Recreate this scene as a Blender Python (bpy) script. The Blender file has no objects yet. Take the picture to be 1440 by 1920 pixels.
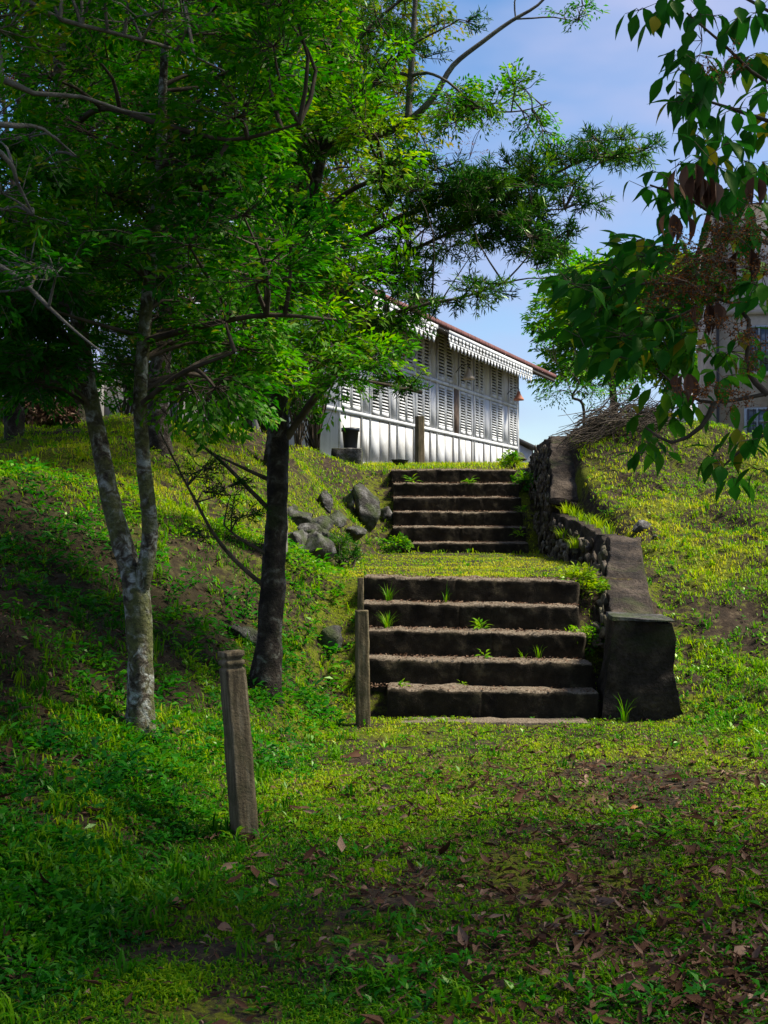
import bpy, math, random
import numpy as np
from mathutils import Vector
R = np.random.default_rng(7); random.seed(7)
C = bpy.context.scene.collection
F, CZ, HY = 2300.0, 1.45, 985.0
def P(px, py, Y):  # a point of the place, seen at this bearing and standing Y metres away
    return np.array([(px-720)/F*Y, Y, CZ-(py-HY)/F*Y])
def PL(l): return np.array([P(*p) for p in l])

# ---------------------------------------------------------------- noise
def _h(ix, iy, iz, seed):
    n = (ix*374761393 + iy*668265263 + iz*2147483647 + seed*974634777) & 0xffffffff
    n = ((n ^ (n >> 13))*1274126177) & 0xffffffff
    return ((n ^ (n >> 16)) & 0xffff)/65535.0
def vn(p, seed=0):
    p = np.asarray(p, float); i = np.floor(p).astype(np.int64); f = p-i; f = f*f*(3-2*f); r = 0
    for dx in (0, 1):
        for dy in (0, 1):
            for dz in (0, 1):
                w = (f[..., 0] if dx else 1-f[..., 0])*(f[..., 1] if dy else 1-f[..., 1])*(f[..., 2] if dz else 1-f[..., 2])
                r = r+w*_h(i[..., 0]+dx, i[..., 1]+dy, i[..., 2]+dz, seed)
    return r*2-1
def fbm(p, sc=1., o=3, seed=0):
    p = np.asarray(p, float)*sc; r = 0; a = 1
    for k in range(o): r = r+a*vn(p*2**k, seed+k); a *= .5
    return r
def xyz(x, y, z=0): return np.stack([x, y, np.zeros_like(x)+z], -1)

# ---------------------------------------------------------------- objects
def mesh(name, V, faces, mat, parent=None, smooth=False, tint=None, mats=None, midx=None):
    V = np.asarray(V, np.float32).reshape(-1, 3)
    me = bpy.data.meshes.new(name)
    if isinstance(faces, np.ndarray): groups = [faces]
    else:
        d = {}
        ordered = list(faces)
        groups = None
    me.vertices.add(len(V)); me.vertices.foreach_set('co', V.ravel())
    if groups is not None:
        f = groups[0]; n, k = f.shape
        me.loops.add(n*k); me.polygons.add(n)
        me.loops.foreach_set('vertex_index', f.astype(np.int32).ravel())
        me.polygons.foreach_set('loop_start', np.arange(n, dtype=np.int32)*k)
    else:
        ls = np.array([len(q) for q in ordered]); idx = np.concatenate([np.asarray(q) for q in ordered]) if len(ls) else np.zeros(0)
        me.loops.add(int(ls.sum())); me.polygons.add(len(ls))
        me.loops.foreach_set('vertex_index', idx.astype(np.int32))
        me.polygons.foreach_set('loop_start', np.concatenate([[0], np.cumsum(ls)[:-1]]).astype(np.int32))
    if tint is not None:
        a = me.attributes.new('tint', 'FLOAT', 'POINT'); a.data.foreach_set('value', np.asarray(tint, np.float32))
    for m in (mats or [mat]): me.materials.append(m)
    if midx is not None: me.polygons.foreach_set('material_index', np.asarray(midx, np.int32))
    me.update(calc_edges=True); me.validate()
    if smooth: me.polygons.foreach_set('use_smooth', np.ones(len(me.polygons), bool))
    o = bpy.data.objects.new(name, me); C.objects.link(o)
    if parent is not None:
        o.parent = parent; o.matrix_parent_inverse = parent.matrix_basis.inverted()
    return o
def tag(o, label=None, cat=None, group=None, kind=None):
    if label: o['label'] = label
    if cat: o['category'] = cat
    if group: o['group'] = group
    if kind: o['kind'] = kind
    return o
def empty(name, loc, label, cat, group=None):
    o = bpy.data.objects.new(name, None); o.location = [float(v) for v in loc]; o.empty_display_size = .1
    C.objects.link(o); return tag(o, label, cat, group)

class MB:
    def __init__(s): s.v = []; s.f = []; s.m = []; s.n = 0
    def add(s, V, Fs, m=0):
        V = np.asarray(V, float).reshape(-1, 3); s.v.append(V)
        for q in Fs: s.f.append([int(i)+s.n for i in q]); s.m.append(m)
        s.n += len(V)
    def hexa(s, p, m=0):  # 8 points: bottom 4 ccw, top 4 ccw
        s.add(p, [(3, 2, 1, 0), (4, 5, 6, 7), (0, 1, 5, 4), (1, 2, 6, 5), (2, 3, 7, 6), (3, 0, 4, 7)], m)
    def build(s, name, mat, parent=None, smooth=False, mats=None):
        return mesh(name, np.concatenate(s.v), s.f, mat, parent, smooth, mats=mats, midx=s.m if mats else None)

def grid_faces(nu, nv, closed_u=False):
    i = np.arange(nu if closed_u else nu-1); j = np.arange(nv-1)
    I, J = np.meshgrid(i, j, indexing='ij'); I2 = (I+1) % nu
    return np.stack([I*nv+J, I2*nv+J, I2*nv+J+1, I*nv+J+1], -1).reshape(-1, 4)

def smooth_line(pts, rad, step):
    pts = np.asarray(pts, float); rad = np.asarray(rad, float); n = len(pts)
    e = np.vstack([2*pts[0]-pts[1], pts, 2*pts[-1]-pts[-2]]); out = []; ro = []
    for i in range(n-1):
        p0, p1, p2, p3 = e[i:i+4]; k = max(2, int(np.linalg.norm(p2-p1)/step))
        for t in np.arange(k)/k:
            out.append(.5*((2*p1)+(-p0+p2)*t+(2*p0-5*p1+4*p2-p3)*t*t+(-p0+3*p1-3*p2+p3)*t**3)); ro.append(rad[i]*(1-t)+rad[i+1]*t)
    out.append(pts[-1]); ro.append(rad[-1]); return np.array(out), np.array(ro)
def tube(pts, rad, sides=8, step=.06, bump=0., seed=1):
    p, r = smooth_line(pts, rad, step)
    t = np.gradient(p, axis=0); t /= np.linalg.norm(t, axis=1)[:, None]+1e-9
    ref = np.array([.31, .2, .93]) if abs(t[0, 2]) < .8 else np.array([.9, .3, .1])
    u = np.cross(t, ref); u /= np.linalg.norm(u, axis=1)[:, None]+1e-9; w = np.cross(t, u)
    a = np.arange(sides)/sides*2*np.pi
    dirs = u[:, None]*np.cos(a)[None, :, None]+w[:, None]*np.sin(a)[None, :, None]
    rr = np.repeat(r[:, None], sides, 1)
    if bump: rr = rr*(1+bump*fbm(p[:, None]*1.0+dirs*.25, 7, 3, seed))
    V = (p[:, None]+dirs*rr[..., None]); n = len(p)
    Fc = []
    I, J = np.meshgrid(np.arange(n-1), np.arange(sides), indexing='ij'); J2 = (J+1) % sides
    Fc = np.stack([I*sides+J, I*sides+J2, (I+1)*sides+J2, (I+1)*sides+J], -1).reshape(-1, 4)
    return V.reshape(-1, 3), Fc, p
class QB:  # all-quad buffer
    def __init__(s): s.v = []; s.f = []; s.n = 0; s.t = []
    def add(s, V, Fq, t=None):
        s.v.append(V); s.f.append(Fq+s.n); s.n += len(V)
        if t is not None: s.t.append(t)
    def build(s, name, mat, parent=None, smooth=False):
        return mesh(name, np.concatenate(s.v), np.concatenate(s.f), mat, parent, smooth, tint=np.concatenate(s.t) if s.t else None)

# ---------------------------------------------------------------- materials
def newmat(name):
    m = bpy.data.materials.new(name); m.use_nodes = True; nt = m.node_tree; nt.nodes.clear()
    return m, nt, nt.nodes.new('ShaderNodeOutputMaterial')
def nd(nt, t, **kw):
    n = nt.nodes.new(t)
    for k, v in kw.items():
        if k.startswith('i_'):
            key = k[2:]; n.inputs[int(key) if key.isdigit() else key.replace('_', ' ')].default_value = v
        else: setattr(n, k, v)
    return n
def ramp(nt, stops, src=None, interp='LINEAR'):
    r = nt.nodes.new('ShaderNodeValToRGB'); e = r.color_ramp.elements; r.color_ramp.interpolation = interp
    while len(e) > 1: e.remove(e[0])
    e[0].position = stops[0][0]; e[0].color = (*stops[0][1], 1)
    for p, c in stops[1:]: x = e.new(p); x.color = (*c, 1)
    if src is not None: nt.links.new(src, r.inputs[0])
    return r
def noise(nt, scale, detail=4, rough=.55, coord=None, dist=0.):
    n = nd(nt, 'ShaderNodeTexNoise'); n.inputs['Scale'].default_value = scale; n.inputs['Detail'].default_value = detail
    n.inputs['Roughness'].default_value = rough; n.inputs['Distortion'].default_value = dist
    if coord is None: coord = nd(nt, 'ShaderNodeNewGeometry').outputs['Position']
    nt.links.new(coord, n.inputs['Vector']); return n
def mix(nt, fac, a, b, mode='MIX'):
    m = nt.nodes.new('ShaderNodeMix'); m.data_type = 'RGBA'; m.blend_type = mode
    for s, x in ((0, fac), (6, a), (7, b)):
        if hasattr(x, 'links') or hasattr(x, 'is_output'): nt.links.new(x, m.inputs[s])
        else: m.inputs[s].default_value = (*x, 1) if isinstance(x, tuple) else x
    return m.outputs[2]
def leafmat(name, stops, gloss=.25, trans=.4, rough=.45, nscale=1.3):
    m, nt, out = newmat(name)
    at = nd(nt, 'ShaderNodeAttribute', attribute_name='tint')
    ns = noise(nt, nscale, 2)
    ad = nd(nt, 'ShaderNodeMath', operation='MULTIPLY_ADD'); nt.links.new(ns.outputs[0], ad.inputs[0]); ad.inputs[1].default_value = .9
    s2 = nd(nt, 'ShaderNodeMath', operation='SUBTRACT'); nt.links.new(at.outputs['Fac'], s2.inputs[0]); s2.inputs[1].default_value = .45
    nt.links.new(s2.outputs[0], ad.inputs[2])
    rp = ramp(nt, stops, ad.outputs[0])
    df = nd(nt, 'ShaderNodeBsdfDiffuse'); tr = nd(nt, 'ShaderNodeBsdfTranslucent'); gl = nd(nt, 'ShaderNodeBsdfGlossy'); gl.inputs['Roughness'].default_value = rough
    gl.inputs['Color'].default_value = (.45, .55, .3, 1)
    nt.links.new(rp.outputs[0], df.inputs[0])
    g = nd(nt, 'ShaderNodeHueSaturation'); g.inputs['Saturation'].default_value = 1.05; g.inputs['Value'].default_value = 1.7; nt.links.new(rp.outputs[0], g.inputs['Color']); nt.links.new(g.outputs[0], tr.inputs[0])
    m1 = nd(nt, 'ShaderNodeMixShader'); m1.inputs[0].default_value = trans; nt.links.new(df.outputs[0], m1.inputs[1]); nt.links.new(tr.outputs[0], m1.inputs[2])
    fr = nd(nt, 'ShaderNodeFresnel'); fr.inputs[0].default_value = 1.45
    fq = nd(nt, 'ShaderNodeMath', operation='MINIMUM'); nt.links.new(fr.outputs[0], fq.inputs[0]); fq.inputs[1].default_value = .22
    fm = nd(nt, 'ShaderNodeMath', operation='MULTIPLY'); nt.links.new(fq.outputs[0], fm.inputs[0]); fm.inputs[1].default_value = gloss*.55
    m2 = nd(nt, 'ShaderNodeMixShader'); nt.links.new(fm.outputs[0], m2.inputs[0]); nt.links.new(m1.outputs[0], m2.inputs[1]); nt.links.new(gl.outputs[0], m2.inputs[2])
    nt.links.new(m2.outputs[0], out.inputs[0]); return m
def solid(name, build, rough=.85, bump=None, bstr=.4, bdist=.02, spec=.3):
    m, nt, out = newmat(name); b = nd(nt, 'ShaderNodeBsdfPrincipled'); b.inputs['Roughness'].default_value = rough; b.inputs['Specular IOR Level'].default_value = spec
    col = build(nt)
    if isinstance(col, tuple): b.inputs['Base Color'].default_value = (*col, 1)
    else: nt.links.new(col, b.inputs['Base Color'])
    if bump:
        n = noise(nt, bump, 6, .65); bp = nd(nt, 'ShaderNodeBump'); bp.inputs['Strength'].default_value = bstr; bp.inputs['Distance'].default_value = bdist
        nt.links.new(n.outputs[0], bp.inputs['Height']); nt.links.new(bp.outputs[0], b.inputs['Normal'])
    nt.links.new(b.outputs[0], out.inputs[0]); return m

M = {}
def ground_col(nt):
    n1 = noise(nt, 1.1, 5, .6); n2 = noise(nt, 14, 5, .7); n3 = noise(nt, 60, 3, .7)
    soil = ramp(nt, [(.3, (.012, .008, .005)), (.55, (.042, .028, .017)), (.7, (.11, .08, .05)), (.8, (.22, .17, .115))], n2.outputs[0]).outputs[0]
    moss = ramp(nt, [(.3, (.03, .045, .002)), (.7, (.14, .15, .008))], n3.outputs[0]).outputs[0]
    ad = nd(nt, 'ShaderNodeMath', operation='MULTIPLY_ADD'); nt.links.new(n2.outputs[0], ad.inputs[0]); ad.inputs[1].default_value = .8; nt.links.new(n1.outputs[0], ad.inputs[2])
    f = ramp(nt, [(.88, (0, 0, 0)), (1.06, (1, 1, 1))], ad.outputs[0]).outputs[0]
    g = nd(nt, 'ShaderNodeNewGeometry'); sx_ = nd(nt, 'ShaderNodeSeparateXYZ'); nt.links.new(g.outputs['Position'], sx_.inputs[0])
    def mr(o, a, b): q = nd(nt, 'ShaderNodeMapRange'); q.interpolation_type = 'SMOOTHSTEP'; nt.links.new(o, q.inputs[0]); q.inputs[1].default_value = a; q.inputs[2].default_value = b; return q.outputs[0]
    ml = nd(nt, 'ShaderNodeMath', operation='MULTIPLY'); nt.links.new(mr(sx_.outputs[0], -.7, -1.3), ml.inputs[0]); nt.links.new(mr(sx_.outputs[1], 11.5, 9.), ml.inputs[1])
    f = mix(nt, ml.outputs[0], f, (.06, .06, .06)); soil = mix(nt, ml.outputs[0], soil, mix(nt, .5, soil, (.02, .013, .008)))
    return mix(nt, f, soil, moss)
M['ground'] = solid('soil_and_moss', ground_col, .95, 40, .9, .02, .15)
M['grass'] = leafmat('grass', [(.0, (.008, .06, .004)), (.3, (.03, .15, .003)), (.52, (.11, .24, .004)), (.8, (.24, .35, .005)), (1, (.38, .36, .03))], .2, .4, .45, .55)
M['weed'] = leafmat('weed_leaves', [(0, (.006, .07, .008)), (.45, (.03, .18, .008)), (.75, (.13, .28, .008)), (1, (.24, .32, .012))], .35, .35, .35, .8)
M['leafA'] = leafmat('leaves_small_glossy', [(0, (.005, .04, .004)), (.4, (.02, .135, .006)), (.75, (.085, .25, .008)), (1, (.2, .2, .015))], .4, .45, .5)
M['leafB'] = leafmat('leaves_bright', [(0, (.012, .085, .004)), (.45, (.05, .21, .006)), (.8, (.16, .31, .008)), (1, (.28, .33, .02))], .35, .47, .5)
M['needle'] = leafmat('leaves_narrow', [(0, (.008, .04, .007)), (.5, (.025, .11, .008)), (1, (.1, .2, .012))], .4, .3, .35)
M['leafback'] = leafmat('leaves_backdrop', [(0, (.006, .035, .003)), (.45, (.03, .11, .006)), (.8, (.12, .19, .01)), (1, (.2, .16, .02))], .2, .4, .4, .4)
M['leafred'] = leafmat('leaves_reddish', [(0, (.03, .03, .012)), (.4, (.09, .055, .03)), (.7, (.16, .05, .05)), (1, (.1, .12, .03))], .2, .4, .4, .6)
M['leafbig'] = leafmat('leaves_broad', [(0, (.01, .06, .01)), (.5, (.022, .12, .012)), (.8, (.07, .19, .014)), (1, (.26, .22, .02))], .45, .42, .35, 1.6)
M['deadleaf'] = leafmat('leaves_dead', [(0, (.03, .014, .009)), (.5, (.1, .05, .032)), (1, (.26, .17, .12))], .15, .1, .6, 3)
M['flower'] = leafmat('dry_flowers', [(0, (.06, .02, .006)), (1, (.28, .1, .025))], .1, .1, .6, 3)
M['bamboo'] = M['leafback']
def bark_pale(nt):
    n1 = noise(nt, 15, 5, .65, dist=1.); n2 = noise(nt, 6, 5, .65); n3 = noise(nt, 40, 4, .7)
    a = ramp(nt, [(.38, (.04, .03, .02)), (.48, (.12, .095, .065)), (.55, (.3, .3, .25)), (.64, (.52, .54, .5))], n1.outputs[0]).outputs[0]
    f = ramp(nt, [(.44, (0, 0, 0)), (.56, (.85, .85, .85))], n2.outputs[0]).outputs[0]
    b = mix(nt, f, a, mix(nt, n3.outputs[0], (.05, .055, .015), (.2, .21, .06)))
    return mix(nt, .5, b, ramp(nt, [(.3, (.3, .3, .3)), (.7, (1, 1, 1))], n3.outputs[0]).outputs[0], 'MULTIPLY')
def bark_dark(nt):
    n1 = noise(nt, 11, 4, .6, dist=.5); n3 = noise(nt, 45, 4, .7); n2 = noise(nt, 3, 3)
    a = ramp(nt, [(.4, (.022, .015, .011)), (.55, (.06, .045, .032)), (.64, (.16, .15, .12)), (.72, (.24, .24, .2))], n1.outputs[0]).outputs[0]
    f = ramp(nt, [(.52, (0, 0, 0)), (.65, (.8, .8, .8))], n2.outputs[0]).outputs[0]
    a = mix(nt, f, a, (.05, .06, .018))
    return mix(nt, .5, a, ramp(nt, [(.3, (.35, .35, .35)), (.7, (1, 1, 1))], n3.outputs[0]).outputs[0], 'MULTIPLY')
M['bark_pale'] = solid('bark_pale_lichen', bark_pale, .9, 45, 1., .03)
M['bark_dark'] = solid('bark_dark', bark_dark, .95, 55, 1., .03)
M['twig'] = solid('twig', lambda nt: ramp(nt, [(.3, (.035, .024, .016)), (.7, (.11, .085, .06))], noise(nt, 12).outputs[0]).outputs[0], .9)
M['twig_grey'] = solid('twig_grey', lambda nt: ramp(nt, [(.3, (.07, .06, .05)), (.7, (.24, .22, .19))], noise(nt, 12).outputs[0]).outputs[0], .9, 60, .6)
def conc(nt):
    n1 = noise(nt, 3.5, 5, .65); n2 = noise(nt, 30, 5, .75); n4 = noise(nt, 2.1, 4, .6, dist=.5)
    a = ramp(nt, [(.32, (.012, .009, .007)), (.5, (.045, .033, .024)), (.68, (.12, .09, .066))], n1.outputs[0]).outputs[0]
    a = mix(nt, .6, a, ramp(nt, [(.35, (.35, .35, .35)), (.65, (1.3, 1.3, 1.3))], n2.outputs[0]).outputs[0], 'MULTIPLY')
    return mix(nt, ramp(nt, [(.56, (0, 0, 0)), (.7, (.6, .6, .6))], n4.outputs[0]).outputs[0], a, (.045, .06, .012))
M['concrete'] = solid('weathered_concrete', conc, .92, 28, 1., .05, .2)
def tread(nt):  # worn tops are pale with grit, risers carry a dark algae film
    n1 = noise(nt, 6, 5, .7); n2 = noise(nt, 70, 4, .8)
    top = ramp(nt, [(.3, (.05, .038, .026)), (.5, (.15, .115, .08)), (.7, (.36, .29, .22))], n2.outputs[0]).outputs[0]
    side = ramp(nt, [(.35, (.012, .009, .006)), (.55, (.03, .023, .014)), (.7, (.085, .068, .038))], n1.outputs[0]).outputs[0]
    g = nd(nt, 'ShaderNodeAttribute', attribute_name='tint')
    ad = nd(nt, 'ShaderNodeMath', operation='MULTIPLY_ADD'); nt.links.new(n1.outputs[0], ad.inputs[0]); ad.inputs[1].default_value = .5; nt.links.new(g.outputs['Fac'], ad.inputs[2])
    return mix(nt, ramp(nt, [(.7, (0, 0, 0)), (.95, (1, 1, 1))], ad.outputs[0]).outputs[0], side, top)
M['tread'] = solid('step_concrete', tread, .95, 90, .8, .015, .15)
M['stone'] = solid('rubble_stone', lambda nt: mix(nt, ramp(nt, [(.5, (0, 0, 0)), (.7, (.7, .7, .7))], noise(nt, 4).outputs[0]).outputs[0],
    ramp(nt, [(.34, (.02, .014, .01)), (.5, (.08, .06, .042)), (.64, (.24, .2, .15)), (.76, (.42, .37, .3))], noise(nt, 4.5, 6, .7).outputs[0]).outputs[0], (.06, .07, .02)), .9, 50, .9, .02)
M['rock'] = solid('grey_rock', lambda nt: mix(nt, ramp(nt, [(.46, (0, 0, 0)), (.62, (.8, .8, .8))], noise(nt, 5).outputs[0]).outputs[0],
    ramp(nt, [(.36, (.02, .018, .015)), (.5, (.06, .055, .048)), (.66, (.22, .21, .2))], noise(nt, 7, 6, .75).outputs[0]).outputs[0], (.05, .07, .015)), .9, 40, 1., .03)
def postwood(nt):
    g = nd(nt, 'ShaderNodeTexCoord'); mp = nd(nt, 'ShaderNodeMapping'); mp.inputs['Scale'].default_value = (40, 40, 3); nt.links.new(g.outputs['Object'], mp.inputs[0])
    n = noise(nt, 1., 5, .7, coord=mp.outputs[0]); n2 = noise(nt, 6, 4)
    a = ramp(nt, [(.3, (.04, .028, .015)), (.5, (.12, .088, .045)), (.7, (.24, .19, .115))], n.outputs[0]).outputs[0]
    return mix(nt, ramp(nt, [(.5, (0, 0, 0)), (.65, (.6, .6, .6))], n2.outputs[0]).outputs[0], a, (.045, .045, .014))
M['post'] = solid('post_wood', postwood, .85, 70, .6, .01)
def whitewood(nt):
    g = nd(nt, 'ShaderNodeTexCoord'); mp = nd(nt, 'ShaderNodeMapping'); mp.inputs['Scale'].default_value = (6, 6, .5); nt.links.new(g.outputs['Object'], mp.inputs[0])
    n = noise(nt, 1.3, 6, .7, coord=mp.outputs[0]); n2 = noise(nt, 1.2, 5, .6)
    a = ramp(nt, [(.3, (.42, .425, .44)), (.42, (.58, .59, .62)), (.7, (.72, .73, .76))], n.outputs[0]).outputs[0]
    return mix(nt, ramp(nt, [(.55, (0, 0, 0)), (.75, (.45, .45, .45))], n2.outputs[0]).outputs[0], a, (.3, .29, .27))
M['white'] = solid('weathered_white_paint', whitewood, .7, 30, .2)
M['trim'] = solid('white_trim', lambda nt: ramp(nt, [(.3, (.44, .44, .44)), (.6, (.7, .71, .72))], noise(nt, 2.5, 5).outputs[0]).outputs[0], .65)
M['dirtywhite'] = solid('stained_panel', lambda nt: ramp(nt, [(.3, (.36, .35, .33)), (.5, (.55, .55, .545)), (.7, (.66, .67, .69))], noise(nt, 1.6, 6).outputs[0]).outputs[0], .7)
M['greywall'] = solid('stained_grey_wall', lambda nt: ramp(nt, [(.3, (.06, .055, .05)), (.6, (.2, .19, .18))], noise(nt, 1.6, 6).outputs[0]).outputs[0], .85)
M['dark'] = solid('dark_interior', lambda nt: (.02, .021, .022), .9)
M['brownboard'] = solid('bare_brown_board', lambda nt: ramp(nt, [(.3, (.1, .065, .045)), (.7, (.22, .15, .11))], noise(nt, 5).outputs[0]).outputs[0], .8)
M['rooftile'] = solid('red_roof_tile', lambda nt: ramp(nt, [(.3, (.08, .03, .028)), (.7, (.2, .08, .07))], noise(nt, 4, 5, .7).outputs[0]).outputs[0], .8)
M['rafter'] = solid('rafter_wood', lambda nt: (.16, .14, .125), .8)
M['render'] = solid('stained_render', lambda nt: mix(nt, ramp(nt, [(.5, (0, 0, 0)), (.68, (.75, .75, .75))], noise(nt, .8, 6, .65).outputs[0]).outputs[0],
    ramp(nt, [(.3, (.3, .25, .2)), (.6, (.46, .4, .33))], noise(nt, 3, 6, .7).outputs[0]).outputs[0], (.27, .2, .11)), .9, 20, .3)
M['pot'] = solid('dark_plastic', lambda nt: (.022, .026, .035), .45)
M['terracotta'] = solid('terracotta_shade', lambda nt: (.5, .2, .12), .7)
M['cream'] = solid('cream_shade', lambda nt: (.55, .45, .33), .7)
M['iron'] = solid('dark_iron', lambda nt: (.03, .03, .032), .5)
M['glass'] = solid('window_glass', lambda nt: (.12, .16, .2), .12, spec=.8)
M['winframe'] = solid('pale_window_frame', lambda nt: (.3, .34, .36), .6)

# ---------------------------------------------------------------- terrain
def sm(t): t = np.clip(t, 0, 1); return t*t*(3-2*t)
def ip(y, d): k = sorted(d); return np.interp(y, k, [d[q] for q in k])
BASE = {-50: 0, 9.2: 0, 9.3: -.05, 10.34: .72, 10.64: .985, 16.3: 1.075, 16.45: 1.03, 17.85: 1.97, 18.25: 2.26, 20: 2.42, 28: 2.85, 36: 3.05, 48: 3.05, 75: .8, 400: -4}
XLd = {0: -1.5, 3: -1.15, 5.7: -.78, 8.8: -.3, 9.4: -.24, 10.35: -.3, 11.5: -.48, 14: -.3, 16.4: .05, 18: .05, 20: -1.2, 33: -4.5, 60: -12}
XRd = {0: 2.4, 8: 2.2, 9.3: 1.98, 12: 2.3, 16: 2.25, 18: 2.3, 20: 3.2, 33: 7, 60: 20}
WLd = {0: 2.4, 5: 2.6, 8.5: 3, 10.4: 2.6, 12: 2.2, 16: 1.8, 18: 3, 25: 6}
HLd = {0: .25, 3: .38, 5: .66, 6.8: .86, 8: 1.36, 12: 2.1, 16: 2.68, 18: 2.95, 22: 3.15, 33: 3.2, 60: 3, 90: 1, 400: -4}
HRd = {0: .12, 6: .08, 8.5: .04, 9.3: .12, 10.5: .5, 12: 1.12, 14: 1.72, 16: 2.22, 18: 2.62, 20: 2.8, 25: 2.75, 48: 2.7, 75: .8, 400: -4}
def height(X, Y, fine=True):
    X = np.asarray(X, float); Y = np.asarray(Y, float)
    b = ip(Y, BASE); dl = ip(Y, XLd)-X; dr = X-ip(Y, XRd)
    tl = 1-(1-np.clip(dl/ip(Y, WLd), 0, 1))**1.35; tl = tl*sm(dl/.35); tr = sm(dr/ip(Y, {0: 1.2, 8: .8, 9.3: .35, 18: .35, 22: 3}))
    z = b+(ip(Y, HLd)-b)*tl+(ip(Y, HRd)-b)*tr
    bank = np.maximum(tl, tr)*sm((60-Y)/20)
    mound = .28*np.exp(-((X-3.25)/.9)**2-((Y-17.3)/1.0)**2)+.25*np.exp(-((X-4.6)/1.1)**2-((Y-17)/1.)**2)
    z = z+mound+.7*sm((-X-5)/9)*sm((Y-8)/9)*sm((60-Y)/20)
    q = xyz(X, Y)
    z = z+bank*(.16*fbm(q, .9, 2, 3)+.055*fbm(q, 4, 3, 9)+.03*np.maximum(0, fbm(q, 9, 2, 14)))+.018*fbm(q, 2.2, 2, 5)*(1-.5*bank)
    if fine: z = z+.008*fbm(q, 14, 2, 21)
    return z
def H1(x, y): return float(height(np.array([x]), np.array([y]))[0])

def hit(px, py, y0=6., y1=30.):
    Y = np.arange(y0, y1, .03); X = (px-720)/F*Y; z = CZ-(py-HY)/F*Y; h = height(X, Y, False); k = np.nonzero(h >= z)[0]
    return float(Y[k[0]]) if len(k) else y1
def build_ground():
    xs = np.concatenate([-np.geomspace(400, 7.2, 40), np.arange(-7, 7.01, .065), np.geomspace(7.2, 400, 40)])
    ys = np.concatenate([-np.geomspace(60, 2.2, 14), np.arange(-2, 2.5, .25), np.arange(2.6, 22, .065), np.geomspace(22.1, 500, 70)])
    X, Y = np.meshgrid(xs, ys, indexing='ij'); Z = height(X, Y)
    o = mesh('ground', np.stack([X, Y, Z], -1).reshape(-1, 3), grid_faces(len(xs), len(ys)), M['ground'], smooth=True)
    tag(o, kind='structure', label='mossy soil of the path, landing and grassy banks')
build_ground()

# ---------------------------------------------------------------- grass, weeds, litter (stuff)
def free(X, Y):  # not on the steps, the parapets or under the house
    a = (Y > 9.2) & (Y < 10.6) & (X > -.17) & (X < 1.66)
    b = (Y > 16.35) & (Y < 18.15) & (X > .1) & (X < 1.98)
    c = (Y > 9.2) & (Y < 15.7) & (X > 1.62+np.clip((Y-9.2)*.15, 0, .42)) & (X < 2.2+np.clip((Y-9.2)*.1, 0, .32))
    d = (Y >= 15.6) & (Y < 18.9) & (X > 2.05) & (X < 2.6)
    s = Y-33; e = (X > -3)&(X*1. < .187+.4*s) & (Y > 22)
    h = ((X-.187)*.928-(Y-33)*.371 < .05) & (Y > 22)
    return ~(a | b | c | d | h | e)
def frame(n, up):
    up = up/np.linalg.norm(up, axis=1)[:, None]; a = R.uniform(0, 2*np.pi, n); r = np.stack([np.cos(a), np.sin(a), 0*a], -1)
    r = r-up*(r*up).sum(1)[:, None]; r /= np.linalg.norm(r, axis=1)[:, None]; return r, np.cross(up, r), up
def sample(n, y0, y1, pw, half=.42, extra=.6):
    u = R.random(n); k = 1-pw
    Y = (y0**k+u*(y1**k-y0**k))**(1/k); X = R.uniform(-1, 1, n)*(half*Y+extra); return X, Y
def blades(X, Y, L, W, lean, tint):
    n = len(X); Z = height(X, Y)-.004; up = np.tile([0, 0, 1.], (n, 1)); r, s, up = frame(n, up)
    p = np.stack([X, Y, Z], -1); L = L[:, None]; W = W[:, None]; ln = lean[:, None]
    b0 = p-s*W*.5; b1 = p+s*W*.5; mid = p+up*L*.6*np.sqrt(np.clip(1-ln**2*.3, .1, 1))+r*L*ln*.3
    m0 = mid-s*W*.42; m1 = mid+s*W*.42; tip = p+up*L*(1-.55*ln)+r*L*ln*.95
    t0 = tip-s*W*.06; t1 = tip+s*W*.06
    V = np.stack([b0, b1, m1, m0, t1, t0], 1).reshape(-1, 3); i = np.arange(n)[:, None]*6
    return V, np.concatenate([i+np.array([0, 1, 2, 3]), i+np.array([3, 2, 4, 5])]), np.repeat(tint, 6)
def leaves(base, ax, nrm, L, W, tint, fold=.25, droop=.15):
    """pointed folded leaves: two quads either side of the midrib"""
    n = len(base); ax = ax/(np.linalg.norm(ax, axis=1)[:, None]+1e-9); s = np.cross(nrm, ax); s /= np.linalg.norm(s, axis=1)[:, None]+1e-9
    u = np.cross(ax, s); L = np.broadcast_to(L, (n,))[:, None]; W = np.broadcast_to(W, (n,))[:, None]
    m = base+ax*L*.45; tip = base+ax*L-u*L*droop
    l = m+s*W*.5+u*W*fold; r = m-s*W*.5+u*W*fold
    V = np.stack([base, l, tip, r], 1).reshape(-1, 3); i = np.arange(n)[:, None]*4
    return V, i+np.array([0, 1, 2, 3]), np.repeat(tint, 4)

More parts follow.
